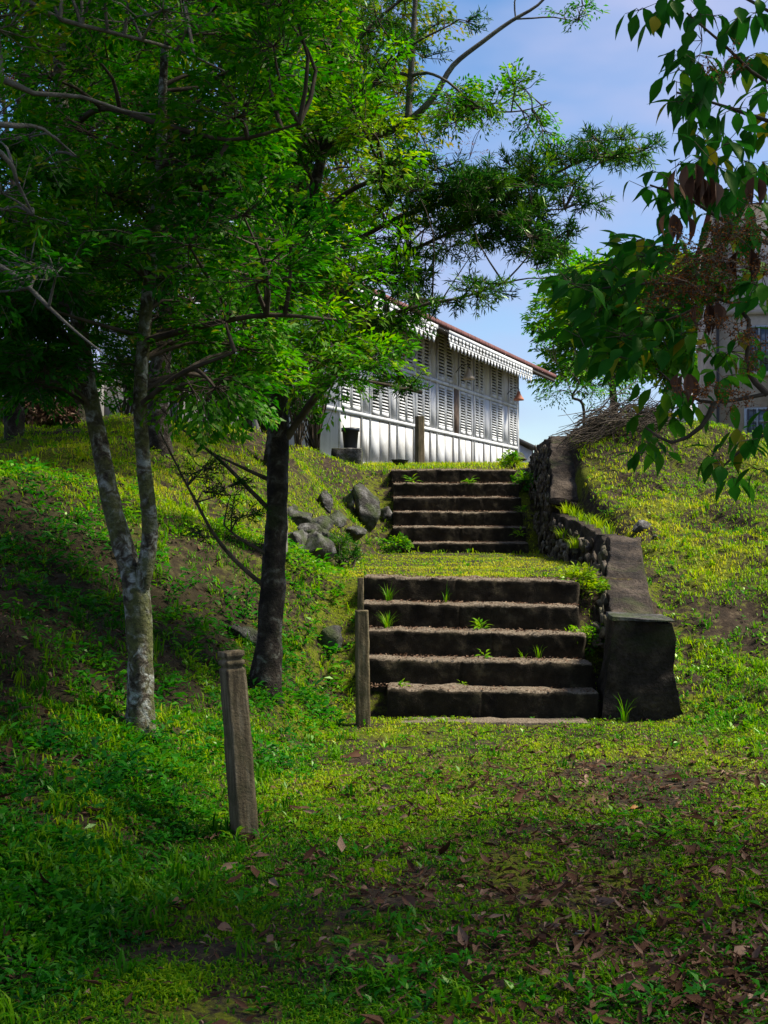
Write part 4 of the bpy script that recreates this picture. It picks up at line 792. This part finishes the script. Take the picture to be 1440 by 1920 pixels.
# ---------------------------------------------------------------- right foreground tree with broad leaves
def treeR():
    T = Tree('broad_leaved_tree', (2.9, 4.6, H1(2.9, 4.6)), 'broad-leaved tree leaning in from the right edge with large drooping leaves', 'tree')
    T.limb(np.array([(2.9, 4.6, -.1), (2.85, 4.6, .9), (2.75, 4.6, 1.8), (2.6, 4.6, 2.8), (2.4, 4.6, 3.8), (2.1, 4.6, 4.8), (1.6, 4.6, 5.8)]), [.12, .105, .1, .09, .08, .06, .03], 12, .08, .1)
    Yb = 4.5
    br = [[(2040, 400, 4.6), (1750, 300, 4.5), (1560, 180, 4.5), (1440, 150, 4.5), (1360, 80, 4.4), (1290, 20, 4.4)],
          [(2040, 500, 4.6), (1700, 380, 4.5), (1500, 250, 4.5), (1400, 210, 4.5), (1340, 190, 4.5), (1270, 170, 4.5)],
          [(2050, 650, 4.6), (1700, 560, 4.5), (1500, 480, 4.5), (1370, 420, 4.5), (1300, 375, 4.5), (1220, 345, 4.5)],
          [(2050, 700, 4.6), (1700, 600, 4.4), (1500, 545, 4.4), (1350, 540, 4.4), (1220, 530, 4.4), (1130, 540, 4.4)],
          [(2050, 850, 4.6), (1700, 760, 4.5), (1550, 715, 4.5), (1430, 740, 4.5), (1340, 755, 4.5), (1290, 740, 4.5), (1230, 690, 4.5)],
          [(1340, 755, 4.5), (1315, 800, 4.5), (1260, 830, 4.5), (1210, 800, 4.5)],
          [(2060, 950, 4.6), (1700, 870, 4.4), (1500, 800, 4.4), (1410, 830, 4.4), (1350, 880, 4.4)],
          [(1440, 740, 4.5), (1400, 690, 4.5), (1405, 600, 4.5), (1350, 560, 4.6), (1250, 600, 4.6), (1150, 590, 4.5)],
          [(2040, 350, 4.6), (1700, 180, 4.6), (1450, 20, 4.6), (1300, -60, 4.6)]]
    for l in br: T.limb(PL(l), np.linspace(.012, .0035, len(l)), 6, .06, .1, thin=True)
    lq = T.l
    def cl(px, py, Y, n, down=.9, L=.12, spread=.08, tint=.45, tn=.1, dirx=0.):
        c = P(px, py, Y); a = R.uniform(0, 6.28, n); o = np.stack([np.cos(a), np.sin(a), R.normal(0, .5, n)], -1)
        b = c+o*R.uniform(.01, spread, n)[:, None]; ax = unit(o*R.uniform(.35, .9, n)[:, None]+np.array([dirx, 0, -down])*R.uniform(.5, 1.1, n)[:, None])
        nr = unit(o*.8+[0, 0, .8]+R.normal(0, .3, (n, 3)))
        twigs(T.tw, np.repeat(c[None], n, 0), b, .0018, .0012); T.tw_ = 1
        V, f, t = bigleaf(b, ax, nr, L*R.uniform(.7, 1.15, n), L*.42*R.uniform(.8, 1.15, n), np.clip(R.normal(tint, tn, n)+(R.random(n) < .06)*.5, 0, 1), R.uniform(-.02, .25, n), .12); lq.add(V, f, t)
        return c
    for (x, y, n) in ((1200, 15, 5), (1235, 20, 5), (1310, 10, 6), (1340, 25, 6), (1385, 30, 7), (1420, 20, 8), (1260, -10, 5), (1270, 150, 3), (1300, 170, 4), (1340, 140, 4), (1380, 200, 7), (1420, 240, 8), (1320, 215, 5), (1360, 270, 6),
                      (1425, 100, 6), (1430, 170, 7), (1290, 190, 3), (1400, 300, 7), (1270, 310, 5), (1210, 350, 4), (1240, 350, 5), (1290, 370, 5), (1340, 340, 5), (1430, 380, 7), (1400, 420, 6), (1250, 330, 4)):
        cl(x, y, R.uniform(4.2, 4.8), n, 1., .115, .07, .4)
    for _ in range(104):
        x = R.uniform(1065, 1450); y = R.uniform(440, 670)
        if x > 1300 and y > 540: continue
        if x < 1150 and y < 500: continue
        cl(x, y, R.uniform(4.1, 4.9), 6, .55, .115, .09, .45, .14, -.5)
    for _ in range(34): cl(R.uniform(1260, 1460), R.uniform(60, 450), R.uniform(4.2, 4.9), 6, .8, .12, .08, .4, .14)
    for _ in range(13): cl(R.uniform(1230, 1400), R.uniform(650, 760), R.uniform(4.2, 4.8), 5, .6, .11, .08, .5, .14)
    for (x, y, n) in ((1200, 775, 4), (1230, 790, 5), (1260, 780, 4), (1290, 760, 5), (1215, 830, 6), (1200, 850, 5), (1240, 850, 3), (1350, 870, 5), (1390, 840, 5), (1420, 880, 6), (1375, 895, 5), (1340, 850, 4), (1430, 820, 4), (1440, 790, 5)):
        cl(x, y, R.uniform(4.2, 4.7), n, .8, .105, .06, .5)
    for _ in range(9): cl(R.uniform(1375, 1460), R.uniform(560, 830), R.uniform(4.2, 4.7), 4, .8, .1, .06, .5)
    # crown above and behind the frame: what shades the foreground
    n0 = len(T.sk)
    for e in ((-1.2, 4.6, 5.2), (.2, 6.4, 5.9), (1., 3., 5.2), (4.6, 2.6, 5.2), (2.6, 6.2, 5.7), (5.8, 5.4, 6), (.6, 1.4, 5), (2.8, 1.8, 5), (5.4, 3.8, 5.4), (4, 6.6, 5.9)):
        a = np.array([2.1, 4.6, 4.8]); e = np.array(e); T.limb(np.array([a, (a+e)/2+[0, 0, .35], e]), [.045, .03, .012], 7, .15, .1, thin=True)
    for _ in range(760):
        x = R.uniform(-2.2, 6.6); y = R.uniform(.5, 6.5); z = max(4.75, 2.6+.428*y+.45)+R.uniform(.1, 1.4)
        c = np.array([x, y, z]); n = 15; a = R.uniform(0, 6.28, n); o = np.stack([np.cos(a), np.sin(a), R.normal(0, .5, n)], -1); b = c+o*R.uniform(.02, .4, n)[:, None]
        twigs(T.tw, np.repeat(c[None], n, 0), b, .004, .002)
        V, f, t = bigleaf(b, unit(o*.8+[0, 0, -.6]), unit(o+[0, 0, 1.2]), .15*R.uniform(.7, 1.2, n), .075*R.uniform(.8, 1.2, n), np.clip(R.normal(.45, .15, n), 0, 1), .15, .12, 3); lq.add(V, f, t)
    T.build(M['bark_dark'], M['twig'], M['leafbig'])
    # dry flower panicles and shrivelled leaves hanging on it are parts of it
    q = QB(); st = QB()
    for (x, y, k, s) in ((1350, 450, 10, .08), (1290, 540, 10, .06), (1410, 500, 10, .08), (1380, 470, 13, .1), (1330, 490, 10, .08), (1420, 420, 8, .09), (1300, 545, 14, .06), (1250, 545, 10, .05), (1360, 530, 12, .08), (1400, 620, 8, .06), (1340, 610, 6, .06), (1360, 130, 5, .06), (1390, 740, 6, .05), (1420, 690, 5, .05), (1310, 745, 5, .05)):
        for _ in range(k):
            a = P(x+R.normal(0, 24), y+R.normal(0, 16), 3.98+R.normal(0, .1)); d = unit(R.normal(0, 1, 3)*[1, 1, .5]+[-.5, 0, 0]); e = a+d*s*1.3
            twigs(st, a[None], e[None], .0016, .0008); n = 30; t = R.random(n); p = a+(e-a)*t[:, None]; b = p+R.normal(0, .011, (n, 3)); twigs(st, p, b, .0007, .0006)
            V, f, tt = leaves(b, unit(R.normal(0, 1, (n, 3))), unit(R.normal(0, 1, (n, 3))), .008, .007, R.random(n), .3, 0.); q.add(V, f, tt)
    q.build('dry_flowers', M['flower'], T.root); st.build('flower_stalks', M['twig'], T.root)
    q = QB()
    for (x, y, n) in ((1310, 330, 7), (1330, 345, 6), (1295, 310, 4), (1265, 400, 5), (1420, 330, 4), (1400, 470, 5), (1290, 700, 5), (1330, 570, 6)):
        c = P(x, y, 4.05); a = R.uniform(0, 6.28, n); o = np.stack([np.cos(a), np.sin(a), 0*a], -1); V, f, t = bigleaf(c+o*R.uniform(0, .05, n)[:, None], unit(o*.2+[0, 0, -1]), o, .11*R.uniform(.7, 1.2, n), .035, R.uniform(.1, .8, n), .1, .5); q.add(V, f, t)
    q.build('withered_leaves', M['deadleaf'], T.root)
treeR()

# ---------------------------------------------------------------- brush pile, brown heap
def brush():
    t = empty('brush_pile', P(1160, 830, 17), 'heap of dry cut branches on the mound by the right bank', 'brush pile'); q = QB()
    for i in range(520):
        x = R.uniform(1075, 1250); u = (x-1075)/175; y = 830-44*u**.7-abs(R.normal(0, 30))*math.sin(math.pi*min(1, .15+u*.85))+14*R.random(); a = P(x, y, 17+R.normal(0, .35)); an = math.radians(R.normal(20, 14)); L = R.uniform(.25, .75)
        d = np.array([math.cos(an), R.normal(0, .35), math.sin(an)]); s = R.normal(0, .06, 3); V, f, _ = tube(np.array([a-d*L/2, a+s, a+d*L/2+R.normal(0, .05, 3)]), [.003, .008*R.uniform(.5, 1.3), .002], 4, .2); q.add(V, f)
        if R.random() < .5: e = a+d*L/2; V, f, _ = tube(np.array([a, (a+e)/2+R.normal(0, .05, 3), e+R.normal(0, .15, 3)]), [.006, .005, .002], 4, .2); q.add(V, f)
    q.build('branches', M['twig'], t)
brush()
rock(1127, 788, 16.9, .11, .1, .12, 'pale square-ish stone lodged in the front of the brush pile', 41, .1, grp='stones in the yard')
def heap():
    c = P(50, 800, 17); v, f = rockshape(77, 6, 3, .25); v = v*[.75, .6, .5]+[c[0], c[1], H1(c[0], 17)+.1]; v = v+.04*np.stack([fbm(v*6+k, 1, 3, 5+k) for k in range(3)], -1)
    t = empty('compost_heap', c, 'heap of brown dead leaves at the top of the left bank', 'heap'); mesh('mound', v, f, M['ground'], t, True)
    n = 2600; d = unit(R.normal(0, 1, (n, 3))*[1, 1, .8]); d[:, 2] = abs(d[:, 2]); b = np.array([c[0], c[1], H1(c[0], 17)+.08])+d*[.76, .62, .52]
    V, Fq, tt = leaves(b, unit(R.normal(0, 1, (n, 3))), d+R.normal(0, .5, (n, 3)), .09*R.uniform(.6, 1.2, n), .03, R.random(n), .3, 0.); q = QB(); q.add(V, Fq, tt); q.build('dead_leaves', M['deadleaf'], t)
heap()

# ---------------------------------------------------------------- the white house
HD = np.array([.4, 1, 0])/math.hypot(.4, 1); K = math.hypot(.4, 1); HN = np.array([HD[1], -HD[0], 0]); H0 = np.array([.187, 33, 0])
def hp(s, o, z): return H0+HD*(s*K)+HN*o+np.array([0, 0, z])  # s in metres of Y along the wall, o out of it
def hbox(mb, s0, s1, o0, o1, z0, z1, m=0):
    mb.hexa([hp(s0, o0, z0), hp(s0, o1, z0), hp(s1, o1, z0), hp(s1, o0, z0), hp(s0, o0, z1), hp(s0, o1, z1), hp(s1, o1, z1), hp(s1, o0, z1)], m)
ZB, ZL, ZM, ZT = 2.7, 4.25, 5.73, 7.42; S0, S1 = -4.4, 11.67
def house():
    t = empty('house', hp(0, 0, ZB), 'long whitewashed timber house with louvred shutters and red tiled eaves', 'house')
    w = MB(); hbox(w, S0, S1, -6.0, 0, ZB, ZT); w.build('wall', M['white'], t)
    b = MB()
    for z in (ZL, ZM): hbox(b, S0, S1, .0, .055, z-.05, z+.05)
    hbox(b, S0, S1, .0, .06, ZB, 3.05); hbox(b, S1-.12, S1+.02, -.1, .065, ZB, ZT)
    wins = [(-1.385, -.2), (.40, 1.53), (1.735, 2.8), (3.43, 4.76), (5.37, 6.52), (6.82, 7.72), (8.51, 9.8), (10.58, 11.5)]
    wins = [(x-.0, y) for x, y in [(-3.2, -2.0)]]+wins
    for (a, c) in wins:
        for s in (a-.06, c+.01): hbox(b, s, s+.05, .0, .045, 3.05, ZT)
    b.build('timber_framing', M['trim'], t)
    # plank joints of the lower panels
    bd = [x for a, c in wins for x in (a+.02, (a+c)/2, c-.02)]
    def panel(name, mat, s0, s1, z0, z1): m = MB(); hbox(m, s0, s1, .0, .02, z0, z1); m.build(name, M[mat], t)
    for i, (a, c) in enumerate(wins):
        panel('lower_panel', 'dirtywhite', a+.03, (a+c)/2-.02, 3.1, ZL-.09); panel('lower_panel', 'dirtywhite', (a+c)/2+.02, c-.03, 3.1, ZL-.09)
        n = wins[i+1][0] if i+1 < len(wins) else S1
        if n-c > .3:
            panel('lower_panel', 'dirtywhite', c+.1, n-.1, 3.1, ZL-.09)
            for z0, z1 in ((ZL+.09, ZM-.09), (ZM+.09, ZT-.1)): panel('upper_panel', 'white', c+.1, n-.1, z0, z1)
    jn = MB()
    for x in bd: hbox(jn, x-.012, x+.012, .0, .0225, 3.07, ZL-.06)
    for i, (a, c) in enumerate(wins):
        n = wins[i+1][0] if i+1 < len(wins) else S1
        for x in np.arange(c+.12, n-.1, .24): hbox(jn, x-.008, x+.008, .0, .021, 3.07, ZL-.06)
    jn.build('plank_joints', M['rafter'], t)
    for (a, c) in wins:
        for z0, z1 in ((ZL+.07, ZM-.08), (ZM+.07, ZT-.12)):
            f = MB(); hbox(f, a, c, .0, .012, z0, z1); fr = f.build('window', M['dark'], t)
            mid = (a+c)/2
            for (p, q) in ((a, mid-.012), (mid+.012, c)):
                m = MB(); fw = .075/K*1.0
                hbox(m, p, p+fw, .014, .05, z0, z1); hbox(m, q-fw, q, .014, .05, z0, z1)
                hbox(m, p+fw, q-fw, .014, .05, z0, z0+.12); hbox(m, p+fw, q-fw, .014, .05, z1-.09, z1)
                n = 13; h = (z1-z0-.21)/n
                for k in range(n):
                    z = z0+.12+h*(k+.1)
                    P8 = [hp(p+fw, .018, z+h*.50), hp(p+fw, .048, z), hp(q-fw, .048, z), hp(q-fw, .018, z+h*.50)]
                    m.hexa([x for x in P8]+[x+np.array([0, 0, .028]) for x in P8])
                m.build('shutter', M['trim'], fr)
    d = MB(); hbox(d, 4.86, 5.28, .02, .045, ZL+.02, ZM-.02); tag(d.build('board', M['brownboard'], t), 'bare brown board left where a panel is missing')
    # roof: corrugated tile courses, soffit, rafters, far verge
    so, si = 1.1, -7.1; zE = 6.98; sl = .42; SE = S1+1.35; SA = S0-.6
    n = int((SE-SA)*K/.055); ss = np.linspace(SA, SE, n); oo = np.linspace(so, -3.0, 24)
    A, B = np.meshgrid(ss, oo, indexing='ij'); ph = (A*K/.22) % 1.
    wav = .05*np.abs(np.sin(np.pi*A*K/.22)); step = .02*(((so-B)/.35) % 1.)
    Z = zE+(so-B)*sl+wav-step+.03
    G = H0+HD*(A[..., None]*K)+HN*B[..., None]; G[..., 2] = Z; n1, n2 = G.shape[:2]
    G2 = G.copy(); G2[..., 2] = zE+(so-B)*sl-.08
    V = np.concatenate([G.reshape(-1, 3), G2.reshape(-1, 3)]); f = grid_faces(n1, n2); fr = [f, f[:, ::-1]+n1*n2]
    i = np.arange(n1-1); fr.append(np.stack([i*n2, (i+1)*n2, (i+1)*n2+n1*n2, i*n2+n1*n2], -1)[:, ::-1])
    j = np.arange(n2-1); fr.append(np.stack([(n1-1)*n2+j, (n1-1)*n2+j+1, (n1-1)*n2+j+1+n1*n2, (n1-1)*n2+j+n1*n2], -1))
    mesh('roof', V, np.concatenate(fr), M['rooftile'], t)
    q = MB(); zz = zE+(so+3)*sl; q.hexa([hp(SA, -3.02, zz-.06), hp(SE, -3.02, zz-.06), hp(SE, -7.1, zE-.06), hp(SA, -7.1, zE-.06), hp(SA, -3.02, zz+.03), hp(SE, -3.02, zz+.03), hp(SE, -7.1, zE+.03), hp(SA, -7.1, zE+.03)]); q.build('rear_roof', M['rooftile'], t)
    for s in (S0+.01, S1-.06):
        g = MB(); g.add([hp(s, 0, ZT), hp(s, -6, ZT), hp(s, -3, zz-.1), hp(s+.05, 0, ZT), hp(s+.05, -6, ZT), hp(s+.05, -3, zz-.1)], [(0, 1, 2), (5, 4, 3), (0, 3, 4, 1), (1, 4, 5, 2), (2, 5, 3, 0)]); g.build('gable', M['white'], t)
    r = MB(); s = SA+.2
    while s < SE-.1:
        z1 = 0; r.hexa([hp(s, so-.06, zE-.2), hp(s+.06, so-.06, zE-.2), hp(s+.06, -.1, zE-.2+1.14*sl), hp(s, -.1, zE-.2+1.14*sl), hp(s, so-.06, zE-.09), hp(s+.06, so-.06, zE-.09), hp(s+.06, -.1, zE-.09+1.14*sl), hp(s, -.1, zE-.09+1.14*sl)]); s += .75
    r.hexa([hp(SE-.14, so-.03, zE-.22), hp(SE-.08, so-.03, zE-.22), hp(SE-.08, -.5, zE-.22+1.55*sl), hp(SE-.14, -.5, zE-.22+1.55*sl), hp(SE-.14, so-.03, zE-.085), hp(SE-.08, so-.03, zE-.085), hp(SE-.08, -.5, zE-.085+1.55*sl), hp(SE-.14, -.5, zE-.085+1.55*sl)])
    r.build('rafters', M['rafter'], t)
    fa = MB(); hbox(fa, SA, SE-.2, so-.06, so-.03, zE-.17, zE-.075); fa.build('fascia', M['rafter'], t)
    def lace(sa, sb):  # cut-out board: pairs of limbs round almond holes, ending in points
        m = MB(); hbox(m, sa, sb, so-.029, so-.006, zE-.2, zE-.082); w = .33/K; s = sa; o0, o1 = so-.029, so-.006
        zt = zE-.203; k = 0
        while s+w <= sb+.001:
            dz = .06*math.sin(k*.0)
            for sg in (-1, 1):
                c = s+w/2; pth = [(w*.30*sg, 0, .14), (w*.46*sg, -.11, .2), (w*.30*sg, -.2, .2), (w*.12*sg, -.26, .2)]
                for (x0, z0, a0), (x1, z1, a1) in zip(pth[:-1], pth[1:]):
                    a = w*.17; x0 = c+x0; x1 = c+x1
                    m.hexa([hp(x0-a, o0, zt+z0), hp(x0-a, o1, zt+z0), hp(x0+a, o1, zt+z0), hp(x0+a, o0, zt+z0), hp(x1-a, o0, zt+z1), hp(x1-a, o1, zt+z1), hp(x1+a, o1, zt+z1), hp(x1+a, o0, zt+z1)][::-1])
            c = s+w/2; m.hexa([hp(c-w*.05, o0, zt-.40), hp(c-w*.05, o1, zt-.40), hp(c+w*.05, o1, zt-.40), hp(c+w*.05, o0, zt-.40), hp(c-w*.27, o0, zt-.255), hp(c-w*.27, o1, zt-.255), hp(c+w*.27, o1, zt-.255), hp(c+w*.27, o0, zt-.255)])
            s += w; k += 1
        m.build('fretwork', M['trim'], t)
    sx = lambda px: (lambda k: ((33-.41)*k-(.187+1.02))/(.4-k))((px-720)/F)
    lace(SA, sx(822)); lace(sx(843), sx(999))
house()
def lamp(px, py, o, mat, label, size=1.):
    k = (px-720)/F; bx = H0+HN*o; s = (bx[1]*k-bx[0])/(.4-k); Yw = bx[1]+s; c = P(px, py, Yw); t = empty('eaves_lamp', c, label, 'lamp', 'lamps under the eaves')
    prof = [(.035, .13), (.045, .12), (.06, .05), (.10, -.03), (.16, -.11), (.165, -.16), (.15, -.16), (.09, -.03), (.03, .12)]
    n = 20; a = np.arange(n)/n*2*np.pi; V = np.array([[r*size*math.cos(x), r*size*math.sin(x), z*size] for r, z in prof for x in a])+c; I, J = np.meshgrid(np.arange(len(prof)-1), np.arange(n), indexing='ij'); J2 = (J+1) % n
    mesh('lamp_shade', V, np.stack([I*n+J, I*n+J2, (I+1)*n+J2, (I+1)*n+J], -1).reshape(-1, 4)[:, ::-1], M[mat], t, True)
    top = c+np.array([0, 0, .13*size]); wl = hp(0, 0, 0)*0+c-HN*(o-.03); V, f, _ = tube(np.array([top, top+[0, 0, .1], top-HN*(o*.5)+[0, 0, .12], wl+[0, 0, .05]]), [.012]*4, 6, .05); mesh('lamp_arm', V, f, M['iron'], t, True)
lamp(879, 700, .45, 'cream', 'cream bell-shaped lamp in front of the middle shutters', 1.15)
lamp(973, 741, .45, 'terracotta', 'terracotta lamp at the far corner of the house', 1.1)
lamp(766, 655, .45, 'terracotta', 'terracotta lamp partly hidden by leaves near the house middle', .9)
# far shed
def shed():
    t = empty('shed', P(985, 870, 50), 'low grey lean-to roof peeping out past the far house corner', 'shed'); m = MB(); a = P(960, 815, 50); b = P(1005, 836, 50)
    m.hexa([a-[0, 0, .14], b-[0, 0, .14], b+[0, 4, -.14], a+[0, 4, -.14], a, b, b+[0, 4, 0], a+[0, 4, 0]]); m.build('roof', M['rafter'], t)
    w = MB(); a2 = P(962, 820, 50.2); b2 = P(1000, 840, 50.2); za = a2.copy(); za[2] = 2; zb = b2.copy(); zb[2] = 2
    w.hexa([za, zb, zb+[0, 3, 0], za+[0, 3, 0], a2-[0, 0, .15], b2-[0, 0, .15], b2+[0, 3, -.15], a2+[0, 3, -.15]]); w.build('wall', M['dirtywhite'], t)
shed()
# garden wall at left, seen between the trunks
def gwall():
    a = P(150, 800, 24); b = P(520, 800, 26); m = MB(); n = unit(np.cross(b-a, [0, 0, 1])); a[2] = b[2] = 2.7
    m.hexa([a, b, b-n*.15, a-n*.15, a+[0, 0, 1.75], b+[0, 0, 1.75], b-n*.15+[0, 0, 1.75], a-n*.15+[0, 0, 1.75]])
    t = empty('garden_wall', a, 'grey rendered wall seen between the trunks above the left bank', 'wall'); m.build('wall', M['greywall'], t)
    c = MB(); u = np.array([0, 0, 1.75]); c.hexa([a+n*.03+u, b+n*.03+u, b-n*.18+u, a-n*.18+u, a+n*.03+u+[0, 0, .07], b+n*.03+u+[0, 0, .07], b-n*.18+u+[0, 0, .07], a-n*.18+u+[0, 0, .07]]); c.build('coping', M['concrete'], t)
    for k in range(5): 
        p = a+(b-a)*(k+.3)/5; q = MB(); h = unit(b-a); q.hexa([p, p+h*.2, p+h*.2+n*.06, p+n*.06, p+[0, 0, 1.75], p+h*.2+[0, 0, 1.75], p+h*.2+n*.06+[0, 0, 1.75], p+n*.06+[0, 0, 1.75]]); q.build('pilaster', M['greywall'], t)
gwall()
# plant pot on concrete block
def lathe(name, c, prof, mat, parent=None, n=28):
    a = np.arange(n)/n*2*np.pi; V = np.array([[r*math.cos(x), r*math.sin(x), z] for r, z in prof for x in a])+c; I, J = np.meshgrid(np.arange(len(prof)-1), np.arange(n), indexing='ij'); J2 = (J+1) % n
    return mesh(name, V, np.stack([I*n+J, I*n+J2, (I+1)*n+J2, (I+1)*n+J], -1).reshape(-1, 4), mat, parent, True)
Yp = 21.; c = P(657, 842, Yp)
zb = c[2]; V, Fc = rough_box(c[0]-.32, c[0]+.2, Yp-.25, Yp+.28, zb-.55, zb, 12, 12, 10, .012, 91, .03)
tag(mesh('concrete_block', V, Fc, M['rock'], smooth=True), 'grey concrete block carrying the dark plant pot', 'concrete block')
tp = empty('plant_pot', c, 'dark blue-black plastic plant pot on the concrete block', 'plant pot')
lathe('pot', c, [(0, .002), (.1, .002), (.115, .02), (.14, .3), (.158, .3), (.158, .36), (.145, .36), (.13, .31), (0, .31)], M['pot'], tp)
c2 = P(750, 872, 20.5); tag(lathe('bowl', c2, [(0, 0), (.09, 0), (.14, .075), (.15, .09), (.13, .085), (.08, .03), (0, .03)], M['pot']), 'shallow black bowl sitting on a low stone by the top step', 'bowl')
rock(765, 878, 20.5, .3, .22, .06, 'low mossy stone ledge under the black bowl', 44, grp='stones in the yard')

# ---------------------------------------------------------------- rendered building at right
def building():
    Yb = 27.; x0 = (1340-720)/F*Yb; x1 = x0+7; zt = 1.45+600/F*Yb; zb = 2.3
    t = empty('rendered_building', (x0, Yb, zb), 'tall beige stained rendered building behind the right bank', 'building')
    m = MB(); bx = lambda m, a, b, y0, y1, z0, z1: m.hexa([(a, y0, z0), (b, y0, z0), (b, y1, z0), (a, y1, z0), (a, y0, z1), (b, y0, z1), (b, y1, z1), (a, y1, z1)])
    bx(m, x0, x1, Yb, Yb+6, zb, zt); m.build('wall', M['render'], t)
    z = lambda py, Y=Yb: 1.45-(py-985)/F*Y; X = lambda px, Y=Yb: (px-720)/F*Y
    m = MB(); bx(m, x0-.05, x1+.05, Yb-.06, Yb+.0, z(592), z(580)); bx(m, x0-.05, x0, Yb, Yb+6, z(592), z(580)); m.build('string_course', M['render'], t)
    m = MB(); bx(m, X(1392), X(1470), Yb-.12, Yb-.003, z(708), z(700)); bx(m, X(1388), X(1475), Yb-.1, Yb-.003, z(845), z(838)); m.build('sill', M['render'], t)
    for (a, b, p, q) in ((1400, 1465, 615, 700), (1396, 1462, 768, 838), (1490, 1555, 615, 700)):
        g = MB(); bx(g, X(a), X(b), Yb-.012, Yb-.002, z(q), z(p)); w = g.build('window', M['glass'], t); fr = MB(); W = X(b)-X(a)
        for k in range(4): xx = X(a)+W*k/3; bx(fr, xx-.03, xx+.03, Yb-.06, Yb-.014, z(q), z(p))
        for k in range(4): zz = z(q)+(z(p)-z(q))*k/3; bx(fr, X(a)-.03, X(b)+.03, Yb-.05, Yb-.016, zz-.025, zz+.025)
        fr.build('frame', M['winframe'], w)
        gr = MB()
        for k in range(7): xx = X(a)+W*(k+.5)/7; bx(gr, xx-.008, xx+.008, Yb-.085, Yb-.065, z(q), z(p))
        gr.build('grille', M['iron'], w)
    V, f, _ = tube(np.array([(X(1346), Yb-.07, zb), (X(1346), Yb-.07, (zb+zt)/2), (X(1346), Yb-.07, zt)]), [.035]*3, 8, .4); mesh('drainpipe', V, f, M['iron'], t, True)
    m = MB(); e = .12; m.hexa([(x0-e, Yb-e, zt), (x1+e, Yb-e, zt), (x1+e, Yb+6+e, zt), (x0-e, Yb+6+e, zt), (x0+2, Yb+2.4, zt+.25), (x1-2, Yb+2.4, zt+.25), (x1-2, Yb+3.6, zt+.25), (x0+2, Yb+3.6, zt+.25)]); m.build('roof', M['rooftile'], t); t.rotation_euler = (0, 0, math.radians(-11))
building()
def lowwall():
    a = P(1225, 800, 24); b = P(1300, 800, 24); t = empty('boundary_wall', a, 'low grey wall with square pillar beside the beige building', 'wall')
    m = MB(); m.hexa([(a[0], 24, 2.5), (b[0]+.3, 24, 2.5), (b[0]+.3, 24.15, 2.5), (a[0], 24.15, 2.5), (a[0], 24, a[2]+.12), (b[0]+.3, 24, b[2]+.12), (b[0]+.3, 24.15, b[2]+.12), (a[0], 24.15, a[2]+.12)]); m.build('wall', M['rock'], t)
    p = P(1276, 800, 23.9); m = MB(); zt = P(0, 690, 23.9)[2]
    m.hexa([(p[0], 23.8, 2.5), (p[0]+.22, 23.8, 2.5), (p[0]+.22, 24.2, 2.5), (p[0], 24.2, 2.5), (p[0], 23.8, zt), (p[0]+.22, 23.8, zt), (p[0]+.22, 24.2, zt), (p[0], 24.2, zt)]); m.build('pillar', M['dirtywhite'], t)
lowwall()

# ---------------------------------------------------------------- light, sky, camera
sv = Vector((.72, .05, 1.0)).normalized(); el = math.asin(sv.z); az = math.atan2(sv.x, sv.y)
S = bpy.data.lights.new('sun', 'SUN'); S.energy = 4.8; S.angle = math.radians(12); S.color = (1, .94, .8); so = bpy.data.objects.new('sun', S); C.objects.link(so); so.rotation_euler = sv.to_track_quat('Z', 'Y').to_euler()
W = bpy.data.worlds.new('World'); bpy.context.scene.world = W; W.use_nodes = True; nt = W.node_tree; nt.nodes.clear()
sk = nt.nodes.new('ShaderNodeTexSky'); sk.sky_type = 'NISHITA'; sk.sun_disc = False; sk.sun_elevation = el; sk.sun_rotation = az; sk.air_density = 1.; sk.dust_density = .6; sk.ozone_density = 2.6
tc = nt.nodes.new('ShaderNodeTexCoord'); mp = nt.nodes.new('ShaderNodeMapping'); mp.inputs['Scale'].default_value = (1.6, 1.6, 4.2); mp.inputs['Location'].default_value = (0, 0, .2); nt.links.new(tc.outputs['Generated'], mp.inputs[0])
n = nt.nodes.new('ShaderNodeTexNoise'); n.inputs['Scale'].default_value = 1.25; n.inputs['Detail'].default_value = 5; n.inputs['Roughness'].default_value = .5; nt.links.new(mp.outputs[0], n.inputs['Vector'])
cr = ramp(nt, [(.42, (0, 0, 0)), (.58, (.95, .95, .95))], n.outputs[0]); mx = mix(nt, cr.outputs[0], sk.outputs[0], (3.3, 3.6, 5.0))
hs = nt.nodes.new('ShaderNodeHueSaturation'); hs.inputs['Saturation'].default_value = 1.2; nt.links.new(mx, hs.inputs['Color']); mx = hs.outputs[0]
bg = nt.nodes.new('ShaderNodeBackground'); bg.inputs[1].default_value = .095; nt.links.new(mx, bg.inputs[0]); wo = nt.nodes.new('ShaderNodeOutputWorld'); nt.links.new(bg.outputs[0], wo.inputs[0])
sc = bpy.context.scene
cam = bpy.data.cameras.new('camera'); co = bpy.data.objects.new('camera', cam); C.objects.link(co); co.location = (0, 0, CZ); cam.sensor_fit = 'HORIZONTAL'; cam.sensor_width = 36; cam.lens = 36*F/1440; cam.clip_end = 2000; cam.clip_start = .05
co.rotation_euler = (math.radians(90)+math.atan((HY-960)/F), 0, 0); sc.camera = co
sc.view_settings.view_transform = 'Standard'; sc.view_settings.look = 'None'; sc.view_settings.exposure = .9; sc.view_settings.gamma = 1
cy = sc.cycles; cy.max_bounces = 6; cy.diffuse_bounces = 3; cy.glossy_bounces = 2; cy.transmission_bounces = 3; cy.transparent_max_bounces = 4; cy.caustics_reflective = False; cy.caustics_refractive = False; cy.sample_clamp_indirect = 4
